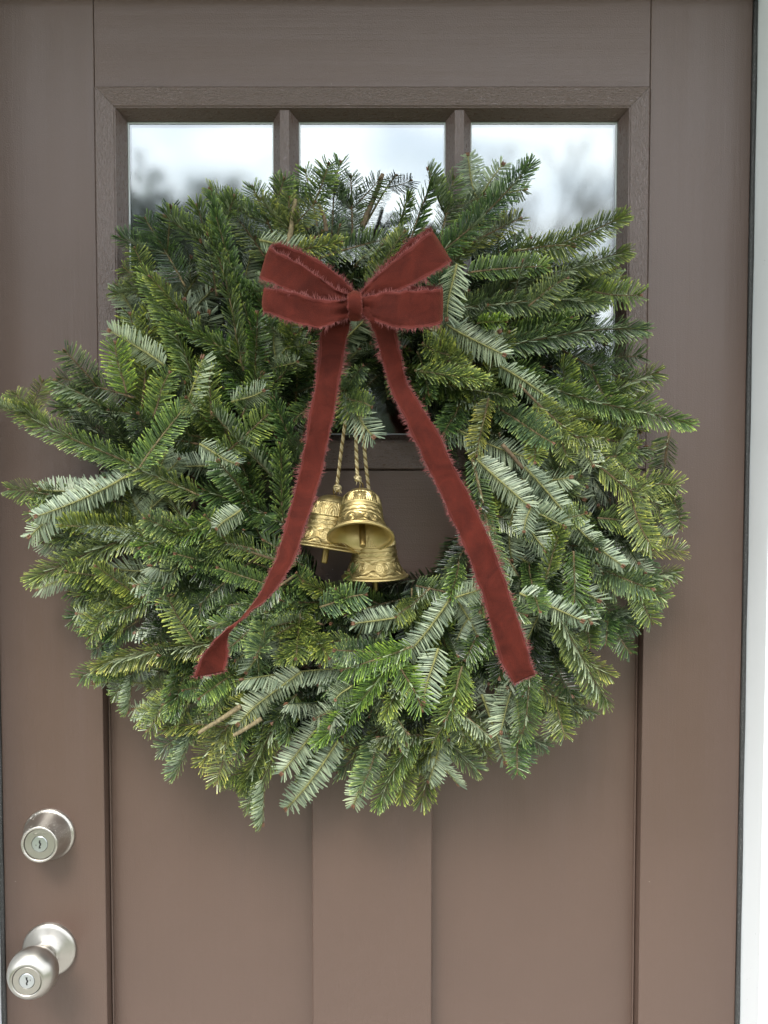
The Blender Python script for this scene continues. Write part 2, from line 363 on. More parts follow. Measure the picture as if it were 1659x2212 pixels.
# lock and knob: lathed about an axis that leaves the door (-Y)
def axis(c): return Matrix.Translation(c) @ Matrix.Rotation(R(90), 4, 'X')
def keyway(parent, cf, r, flip=False):
    """black zigzag slot and the small side slot, sunk look on a pale plug"""
    mb = MB(); s = -1 if flip else 1
    prof = [(-0.0006, 0.0062), (0.0012, 0.0060), (0.0010, 0.0030), (0.0022, 0.0010), (0.0020, -0.0016), (0.0008, -0.0030), (0.0014, -0.0062), (-0.0012, -0.0066), (-0.0008, -0.0024), (0.0002, -0.0008), (-0.0004, 0.0012), (-0.0010, 0.0028)]
    prof = [(x * r / 0.0094 * .95, z * s * r / 0.0094 * .8) for x, z in prof]
    f = [Vector((cf.x + x, cf.y - 0.00025, cf.z + z)) for x, z in prof]; b = [p + Vector((0, 0.002, 0)) for p in f]
    mb.rings([f, b]); build('keyhole', mb, BLACK, parent)
    mb = MB(); x = cf.x - s * 0.0042; z = cf.z - s * 0.0012
    mb.box(x - 0.0003, x + 0.0003, cf.y - 0.0002, cf.y + 0.001, z - 0.0008, z + 0.0008); build('tool_slot', mb, BLACK, parent)
# deadbolt
dc = P(161.5 / 1.507, 2714 / 1.507, 0)
db = bpy.data.objects.new('deadbolt', None); C.objects.link(db); db.parent = door; db.location = dc - door.location; db['label'] = 'round satin nickel deadbolt above the door knob'
A = axis(dc)
mb = MB(); mb.lathe([(0.0312, -.002), (0.0312, 0.0022), (0.0306, 0.0034), (0.0292, 0.0042), (0.0282, 0.0060), (0.0262, 0.0120), (0.0240, 0.0200), (0.0222, 0.0262), (0.0216, 0.0282), (0.0208, 0.0292), (0.0190, 0.0290), (0.0186, 0.0280), (0.0186, 0.0200)], 72, M=A)
o = build('cone_housing', mb, PITTED, db, smooth=True)
mb = MB(); mb.lathe([(0.0181, 0.0200), (0.0181, 0.0268), (0.0176, 0.0273), (0.0099, 0.0273), (0.0096, 0.0268), (0.0096, 0.0240)], 64, M=A); f = build('lock_face', mb, NICKEL, db, smooth=False)
mb = MB(); mb.lathe([(0.0092, 0.0240), (0.0092, 0.0270), (0.0089, 0.0273), (0.0001, 0.0274)], 48, M=A); build('lock_plug', mb, STEEL, db, smooth=False)
keyway(db, dc + Vector((0, -0.0274, 0)), 0.0092)
tx = bpy.data.curves.new('lettering', 'FONT'); tx.body = 'Kwikset'; tx.size = 0.0058; tx.align_x = 'CENTER'; tx.extrude = 0.0003; tx.offset = 0.00012
to = bpy.data.objects.new('lettering_source', tx); C.objects.link(to)
bpy.context.view_layer.update()
tm = bpy.data.meshes.new_from_object(to.evaluated_get(bpy.context.evaluated_depsgraph_get())); bpy.data.objects.remove(to)
tm.materials.clear(); tm.materials.append(NICKEL)
lo = bpy.data.objects.new('raised_lettering', tm); C.objects.link(lo); lo.parent = db
lo.location = (0, -0.0275, 0.0110); lo.rotation_euler = (R(90), 0, 0)
# knob
kc = P(163 / 1.507, 3088 / 1.507, 0)
kb = bpy.data.objects.new('door_knob', None); C.objects.link(kb); kb.parent = door; kb.location = kc - door.location; kb['label'] = 'round satin nickel door knob with a keyhole'
A = axis(kc)
mb = MB(); mb.lathe([(0.0330, -.002), (0.0330, 0.0020), (0.0326, 0.0036), (0.0312, 0.0050), (0.0285, 0.0062), (0.0235, 0.0082), (0.0190, 0.0105), (0.0162, 0.0130), (0.0150, 0.0150), (0.0120, 0.0152)], 72, M=A); build('rose', mb, NICKEL, kb, smooth=True)
mb = MB(); mb.lathe([(0.0135, 0.010), (0.0132, 0.0200), (0.0138, 0.0235), (0.0160, 0.0262)], 48, M=A); build('neck', mb, NICKEL, kb, smooth=True)
ball = []
for i in range(26):
    a = R(-62 + i * (62 + 52) / 25); ball.append((0.0288 * math.cos(a) ** 0.82, 0.0455 + 0.0212 * math.sin(a)))
ball += [(0.0180, 0.0624), (0.0172, 0.0625), (0.0170, 0.0600), (0.0166, 0.0575)]
mb = MB(); mb.lathe(ball, 72, M=A); build('knob_ball', mb, NICKEL, kb, smooth=True)
mb = MB(); mb.lathe([(0.0164, 0.0560), (0.0164, 0.0612), (0.0158, 0.0617), (0.0093, 0.0617), (0.0090, 0.0612), (0.0090, 0.0590)], 64, M=A); build('lock_face', mb, NICKEL, kb, smooth=False)
mb = MB(); mb.lathe([(0.0086, 0.0590), (0.0086, 0.0615), (0.0083, 0.0618), (0.0001, 0.0619)], 48, M=A); build('lock_plug', mb, STEEL, kb, smooth=False)
keyway(kb, kc + Vector((0, -0.0619, 0)), 0.0086, True)

# ------------------------------------------------------------------ frame round the door
fr = thing('door_frame', 'white painted door jamb and casing with dark rubber seal around the brown door', 'door frame', (XC, 0, 0), kind='thing')
ws = 0.0052; JD = 0.050
mb = MB()
def seal(name, pts, r):
    mb = MB(); rg = []
    mb.tube(pts, r, 10); return build(name, mb, RUBBER, fr, smooth=True)
seal('weatherstrip', [(XR + 0.0024, -0.0012, ZB + (ZT - ZB) * i / 40) for i in range(41)], [0.0027 + 0.0004 * math.sin(i * 1.7) for i in range(41)])
seal('weatherstrip', [(XL - 0.0024, -0.0012, ZB + (ZT - ZB) * i / 40) for i in range(41)], [0.0027 + 0.0004 * math.sin(i * 2.1) for i in range(41)])
seal('weatherstrip', [(XL + (XR - XL) * i / 40, -0.0012, ZT + 0.0035) for i in range(41)], 0.0042)
jx0, jx1 = XL - ws, XR + ws
part_box('jamb', jx1, jx1 + 0.030, -JD, 0.10, 0.0, ZT + 0.010, WHITE, 0.002, fr)
part_box('jamb', jx0 - 0.030, jx0, -JD, 0.10, 0.0, ZT + 0.010, WHITE, 0.002, fr)
part_box('head_jamb', jx0 - 0.030, jx1 + 0.030, -JD, 0.10, ZT + 0.0102, ZT + 0.042, WHITE, 0.002, fr)
part_box('door_stop', XR + 0.001, jx1 - .0002, 0.003, 0.09, 0.0, ZT + 0.002, RUBBER, 0, fr)
part_box('door_stop', jx0 + .0002, XL - 0.001, 0.003, 0.09, 0.0, ZT + 0.002, RUBBER, 0, fr)
cx = 0.006
part_box('casing', jx1 + cx, jx1 + cx + 0.09, -JD - 0.020, -JD - 0.0005, 0.0, ZT + 0.030, WHITE, 0.003, fr)
part_box('casing', jx0 - cx - 0.09, jx0 - cx, -JD - 0.020, -JD - 0.0005, 0.0, ZT + 0.030, WHITE, 0.003, fr)
part_box('head_casing', jx0 - cx - 0.11, jx1 + cx + 0.11, -JD - 0.024, -JD - 0.0005, ZT + 0.0305, ZT + 0.15, WHITE, 0.003, fr)
part_box('threshold', jx0, jx1, -0.06, 0.10, 0.0, ZB - 0.003, CONCRETE, 0.004, fr)

# house wall, porch floor, lawn, dim hall inside
def struct(name, boxes, mat):
    mb = MB()
    for b in boxes: mb.box(*b)
    o = build(name, mb, mat); o['kind'] = 'structure'; return o
struct('house_wall', [(jx1 + 0.0305, 5, -JD, 0.10, -0.1, 3.2), (-5, jx0 - 0.0305, -JD, 0.10, -0.1, 3.2), (jx0 - 0.0304, jx1 + 0.0304, -JD, 0.10, ZT + 0.0425, 3.2)], SIDING)
struct('hall_wall', [(-0.8, -0.78, 0.101, 2.6, -0.1, 2.5), (0.78, 0.8, 0.101, 2.6, -0.1, 2.5), (-0.779, 0.779, 2.58, 2.6, -0.1, 2.5), (-0.779, 0.779, 0.101, 2.579, 2.45, 2.5), (-0.779, 0.779, 0.101, 2.579, -0.1, -0.02)], ROOMWALL)
struct('unseen_porch_roof', [(-2.5, 2.5, -JD - 0.55, -JD - 0.001, 2.36, 2.48)], WHITE)  # unseen roof, inferred; its height and reach set to shade the upper door
struct('porch_floor', [(-1.6, 1.6, -1.9, -JD - 0.001, -0.14, -0.004)], CONCRETE)
mb = MB(); mb.add([(-250, -250, -0.16), (250, -250, -0.16), (250, 250, -0.16), (-250, 250, -0.16)], [(0, 1, 2, 3)]); o = build('ground', mb, LAWN); o['kind'] = 'structure'

# trees across the yard: what the panes mirror, some added to darken them
def crown_mesh(c, rx, rz, n, s, mb, seed):
    r = random.Random(seed); lumps = [(Vector((r.gauss(0, .48), r.gauss(0, .45), r.gauss(0, .42))), r.uniform(.20, .42)) for _ in range(30)]
    for _ in range(n):
        lc, lr = r.choice(lumps); d = Vector((r.gauss(0, 1), r.gauss(0, 1), r.gauss(0, 1))).normalized() * lr * r.uniform(.3, 1.35) + lc
        p = Vector((c[0] + d.x * rx, c[1] + d.y * rx, c[2] + d.z * rz)); a = Vector((r.gauss(0, 1), r.gauss(0, 1), r.gauss(0, 1))).normalized() * s; b = a.orthogonal().normalized() * s * .7
        mb.add([p - a, p + b, p + a, p - b], [(0, 1, 2, 3)])
def bushy(x, y, h, rx, label, seed, n=2600):
    t_ = thing('bushy_tree', label, 'tree', (x, y, -0.16), 'trees across the yard')
    mb = MB(); mb.tube([(x, y, -0.16), (x + .1, y, h * .3), (x - .1, y, h * .7)], [0.28, .2, .08], 8); build('trunk', mb, FAR_BARK, t_)
    mb = MB(); crown_mesh((x, y, h * .58), rx, h * .42, n, 0.30, mb, seed); build('crown', mb, FAR_LEAF, t_, kind='stuff')
bushy(-4.2, -19, 7.4, 3.0, 'dark bushy tree mirrored in the upper left window pane', 3, 4200)
bushy(-7.4, -21, 9.4, 3.9, 'tall dark tree mirrored at the left edge of the upper left pane', 4, 4200)
bushy(1.2, -30, 6.6, 4.6, 'low round tree added to darken the lower middle window pane', 5)  # unseen tree, sized to make the middle pane's reflection dark
t_ = thing('bare_tree', 'leafless grey tree mirrored in the upper right window pane', 'tree', (5.9, -20, -0.16))
mt = MB(); mc = MB(); rb = random.Random(8)
def grow(mb, p, d, l, r, k):
    q = p + d * l; mb.tube([p, (p + q) / 2 + Vector((rb.gauss(0, .05), rb.gauss(0, .05), 0)) * l, q], [r, r * .85, r * .7], 5 if k < 3 else 3)
    if k >= 5: return
    for _ in range(3 if k else 5):
        e = (d + Vector((rb.gauss(0, .55), rb.gauss(0, .55), rb.gauss(0.08, .35)))).normalized(); grow(mc, q, e, l * rb.uniform(.54, .70), r * .62, k + 1)
grow(mt, Vector((5.9, -20, -0.16)), Vector((-.03, 0, 1)), 4.3, 0.24, 0); build('trunk', mt, FAR_BARK, t_); build('crown', mc, FAR_BARK, t_, kind='stuff')
mb = MB(); rh = random.Random(5)
for i in range(5200):
    p = Vector((rh.uniform(-38, 38), -36 + rh.gauss(0, 1.2), 0)); p.z = rh.uniform(-.16, 2.6 + 1.0 * noise.noise(Vector((p.x * .15, 0, 0))) + .8 * noise.noise(Vector((p.x * .6, 3, 0))))
    a = Vector((rh.gauss(0, 1), rh.gauss(0, 1), rh.gauss(0, 1))).normalized() * .42; b = a.orthogonal().normalized() * .34
    mb.add([p - a, p + b, p + a, p - b], [(0, 1, 2, 3)])
o = build('hedge', mb, FAR_LEAF); tag(o, 'long dark hedge across the yard, added to darken the lower panes', 'hedge')  # put in so the panes mirror something dark low down

# ------------------------------------------------------------------ fir sprigs: prototypes
def catmull(p, n):
    o = []
    for i in range(len(p) - 1):
        a, b, c, d = p[max(i - 1, 0)], p[i], p[i + 1], p[min(i + 2, len(p) - 1)]
        for k in range(n):
            t = k / n; o.append(0.5 * ((2 * b) + (c - a) * t + (2 * a - 5 * b + 4 * c - d) * t * t + (3 * b - a - 3 * c + d) * t ** 3))
    o.append(p[-1]); return o
catmull_ = catmull
class Proto: pass
rn_ = random.Random(77)
def smooth_path(L_, bend, sag, rr, n=12):
    """a stem along +X bending sideways (Y) and up/down (Z)"""
    w1, w2 = rr.uniform(-.02, .02), rr.uniform(0, 6)
    return [Vector((L_ * t, bend * L_ * t * t + w1 * L_ * math.sin(w2 + 5 * t), sag * L_ * t * t)) for t in [i / n for i in range(n + 1)]]
def at_path(pts, t):
    f = max(0, min(.9999, t)) * (len(pts) - 1); i = int(f); return pts[i].lerp(pts[i + 1], f - i), (pts[i + 1] - pts[i]).normalized()
def needle(nb, p, d, n, ln, hw, curl):
    side = d.cross(n).normalized(); n = side.cross(d).normalized(); th = hw * 0.55
    vs = []; at_ = []
    for t, wd in ((0.0, .55), (.45, 1.0), (.92, .85)):
        q = p + d * (ln * t) + curl * (ln * t * t); w_ = side * (hw * wd)
        vs += [q - w_, q + n * (th * wd), q + w_]; at_ += [t] * 3
    vs.append(p + d * ln + curl * ln); at_.append(1.0)
    fs = []; mi = []
    for k in (0, 3):
        fs += [(k, k + 1, k + 4, k + 3), (k + 1, k + 2, k + 5, k + 4), (k + 2, k, k + 3, k + 5)]; mi += [0, 0, 1]
    fs += [(6, 7, 9), (7, 8, 9), (8, 6, 9)]; mi += [0, 0, 1]
    sh = rn_.uniform(0, 1); nb.b += [sh] * 10; o = len(nb.v); nb.v += [tuple(v) for v in vs]; nb.f += [tuple(o + i for i in f) for f in fs]; nb.m += mi; nb.a += at_
def shoot(nb, sb, pts, up, style, rr, r0=0.0013, ln=0.0168, s0=0.0, bare=0.0, bud=True):
    L_ = sum((pts[i + 1] - pts[i]).length for i in range(len(pts) - 1))
    n = len(pts); sb.tube(pts, [r0 * (1 - .55 * i / (n - 1)) for i in range(n)], 6, 0)
    step = 0.0018 if style != 'brush' else 0.00130
    if style == 'sparse': step = 0.0026
    k = int(L_ * (1 - bare) / step)
    for i in range(k):
        t = bare + (1 - bare) * (i + (rr.random() * .45 if style != 'brush' else rr.random())) / k
        p, T = at_path(pts, t); U = (up - T * up.dot(T)).normalized(); S = T.cross(U)
        endf = max(0, (t - .82) / .18)
        a0 = 68 - 34 * endf
        if style == 'flat': a0 = 70 - 38 * endf
        ll = ln * (1 - .30 * endf) * (0.62 + .38 * min(1, t / .12))
        phis = []
        if style == 'sparse':
            phis = [(rr.gauss(76, 8), 1), (rr.gauss(-76, 8), 1), (rr.gauss(0, 40), .8)]
        elif style == 'flat':
            phis = [(rr.gauss(78, 5), 1), (rr.gauss(-78, 5), 1), (rr.choice((-1, 1)) * rr.gauss(48, 10), .80)]
            if rr.random() < .30: phis.append((rr.gauss(0, 20), .55))
        elif style == 'comb':
            phis = [(rr.gauss(30, 12), .95), (rr.gauss(-30, 12), .95), (rr.gauss(60, 7), 1), (rr.gauss(-60, 7), 1)]
            if rr.random() < .5: phis.append((rr.choice((-1, 1)) * rr.gauss(84, 6), .9))
        else:
            phis = [(rr.uniform(-118, 118), .88), (rr.uniform(-118, 118), .88), (rr.uniform(-60, 60), .78)]; a0 = 56 - 24 * endf
        for ph, lf in phis:
            a = R(a0 + rr.gauss(0, 4)); f = R(ph)
            d = T * math.cos(a) + (U * math.cos(f) + S * math.sin(f)) * math.sin(a)
            nn = U + T * .55; nn = nn - d * nn.dot(d)
            if nn.length < .05: nn = T - d * T.dot(d)
            nn = nn.normalized() + S * rr.gauss(0, .34)
            needle(nb, p + d * r0 * .6, d.normalized(), nn, ll * lf * rr.uniform(.86, 1.1), 0.00072 * rr.uniform(.85, 1.12), (U * .10 + T * .06 + Vector((rr.gauss(0, .04), rr.gauss(0, .04), rr.gauss(0, .04)))))
    if bud:
        p, T = pts[-1], (pts[-1] - pts[-2]).normalized()
        for q in range(3):
            s = T.orthogonal(); s.rotate(Matrix.Rotation(q * 2.1 + 1, 3, T)); c = p + s * .0012 * (q > 0)
            sb.tube([c - T * .001, c + T * .0012, c + T * .0032, c + T * .0045], [.0005, .0010, .0008, .0002], 6, 1)
def make_proto(kind, L_, seed, style=None, pale=False):
    rr = random.Random(seed); nb, sb = MB(), MB(); Z = Vector((0, 0, 1)); pr = Proto(); pr.kind = kind; pr.L = L_
    st = style or 'flat'
    if kind in ('single', 'comb', 'brush'):
        st = style or {'single': 'flat', 'comb': 'comb', 'brush': 'brush'}[kind]
        shoot(nb, sb, smooth_path(L_, rr.uniform(-.16, .16), rr.uniform(-.10, .14), rr), Z, st, rr, 0.0013, .0176 if kind != 'brush' else .0160)
    else:
        main = smooth_path(L_, rr.uniform(-.14, .14), rr.uniform(-.08, .10), rr, 16)
        bare = 0.22 if kind == 'branch' else 0.08
        if kind == 'stem': bare = 0.0
        shoot(nb, sb, main, Z, 'sparse' if kind == 'stem' else st, rr, 0.0021 if kind != 'fork' else .0015, .0195 if kind != 'stem' else .014, bare=bare)
        nside = {'fork': 2, 'branch': 5, 'stem': 1}[kind]
        for i in range(nside):
            t = {'fork': .48 + .06 * i, 'branch': .30 + .13 * i, 'stem': .8}[kind] + rr.uniform(-.04, .04); sg = 1 if i % 2 else -1
            p, T = at_path(main, t); a = R(rr.uniform(34, 56)) * sg; l2 = L_ * (.46 if kind == 'fork' else .50 * (1.12 - t)) * rr.uniform(.8, 1.15) + .012
            q = smooth_path(l2, -.12 * sg + rr.uniform(-.08, .08), rr.uniform(-.05, .16), rr, 9)
            M = Matrix.Rotation(math.atan2(T.y, T.x) + a, 3, 'Z') @ Matrix.Rotation(rr.uniform(-.30, .10), 3, 'Y')
            shoot(nb, sb, [p + M @ v for v in q], Matrix.Rotation(rr.gauss(0, .55) + (math.pi if rr.random() < .14 else 0), 3, M @ Vector((1, 0, 0))) @ (M @ Z + Vector((0, 0, .3))).normalized(), st if rr.random() < .8 else 'comb', rr, .0012, .0185, bare=.04)
    pr.needles = nb.mesh('needles', [N_TOP, N_UND], attr='tipness'); pr.stem = sb.mesh('fir_sprig', [BARK_PALE if pale else BARK, BUD], smooth=True)
    return pr
protos = []
sd = 100
for kind, Ls, sts in (('single', (.055, .075, .09, .105, .125, .15, .09, .12), (None,)), ('comb', (.07, .10, .13, .17, .20), (None,)),
                      ('brush', (.05, .07, .10, .14, .17), (None,)), ('fork', (.09, .11, .13, .15, .12, .10), ('flat', 'flat', 'comb')),
                      ('branch', (.17, .21, .25, .20), ('flat', 'flat')), ('stem', (.17,), (None,))):
    for i, l in enumerate(Ls):
        sd += 7; protos.append(make_proto(kind, l, sd, sts[i % len(sts)], pale=(i % 3 == 1 or kind == 'stem')))

# ------------------------------------------------------------------ the wreath
WC = P(800, 1080, -0.02)
wreath = thing('evergreen_wreath', 'large shaggy wreath of green fir sprigs hanging on the brown door', 'wreath', (WC.x, -0.02, WC.z))
TONES = {'deep': (0.050, 0.088, 0.025), 'mid': (0.088, 0.132, 0.034), 'blue': (0.074, 0.118, 0.052), 'yel': (0.125, 0.160, 0.044), 'lime': (0.080, 0.140, 0.024), 'dark': (0.014, 0.027, 0.008)}  # 'dark' puts the shade of the wreath's gaps into the needle colour
count = [0]; WL = wloc(wreath)
JN = [[], [], [], [], []]   # verts, polygons, materials, tipness, shade of the joined inner sprigs
def sprig(u0, v0, u1, v1, y0, y1, kind, tone='mid', flip=False, roll=None, join=False):
    a, b = P(u0, v0, y0), P(u1, v1, y1); X = b - a; X.normalize(); b = b - X * .003; L_ = max(.03, (b - a).length)
    cand = sorted((p for p in protos if p.kind == kind), key=lambda p: abs(p.L - L_) + rnd.uniform(0, .012))
    pr = cand[0]
    front = Vector((0, -1, 0)); front.rotate(Matrix.Rotation(R(roll if roll is not None else rnd.gauss(0, 26)), 3, X))
    if flip: front = -front
    Z = (front - X * front.dot(X)).normalized(); Y = Z.cross(X); s = L_ / pr.L; s2 = s ** .5 if .6 < s < 1.6 else max(.8, min(1.25, s))
    sy = s2 * rnd.choice((-1, 1)) if False else s2
    M = Matrix((( X.x * s, Y.x * sy, Z.x * s2, a.x - WL.x), (X.y * s, Y.y * sy, Z.y * s2, a.y - WL.y), (X.z * s, Y.z * sy, Z.z * s2, a.z - WL.z), (0, 0, 0, 1)))
    if join:
        for me, mo in ((pr.stem, 0), (pr.needles, 2)):
            o_ = len(JN[0]); JN[0] += [(M @ v.co)[:] for v in me.vertices]; JN[1] += [tuple(o_ + i for i in p.vertices) for p in me.polygons]; JN[2] += [p.material_index + mo for p in me.polygons]
            for k, an in ((3, 'tipness'), (4, 'shade')):
                JN[k] += [d.value for d in me.attributes[an].data] if an in me.attributes else [0.5] * len(me.vertices)
        return
    st = bpy.data.objects.new('fir_sprig', pr.stem); C.objects.link(st); st.parent = wreath; st.matrix_basis = M
    nd = bpy.data.objects.new('needles', pr.needles); C.objects.link(nd); nd.parent = st; nd['kind'] = 'stuff'
    st.color = (.20, .20, .065, 1) if flip else rnd.choice(((.15, .10, .05, 1), (.19, .145, .07, 1), (.11, .075, .035, 1)))
    c = TONES[tone]; j = rnd.uniform(.82, 1.22); h = rnd.uniform(.88, 1.14)
    nd.color = (c[0] * j * h, c[1] * j, c[2] * j / h, 1); count[0] += 1

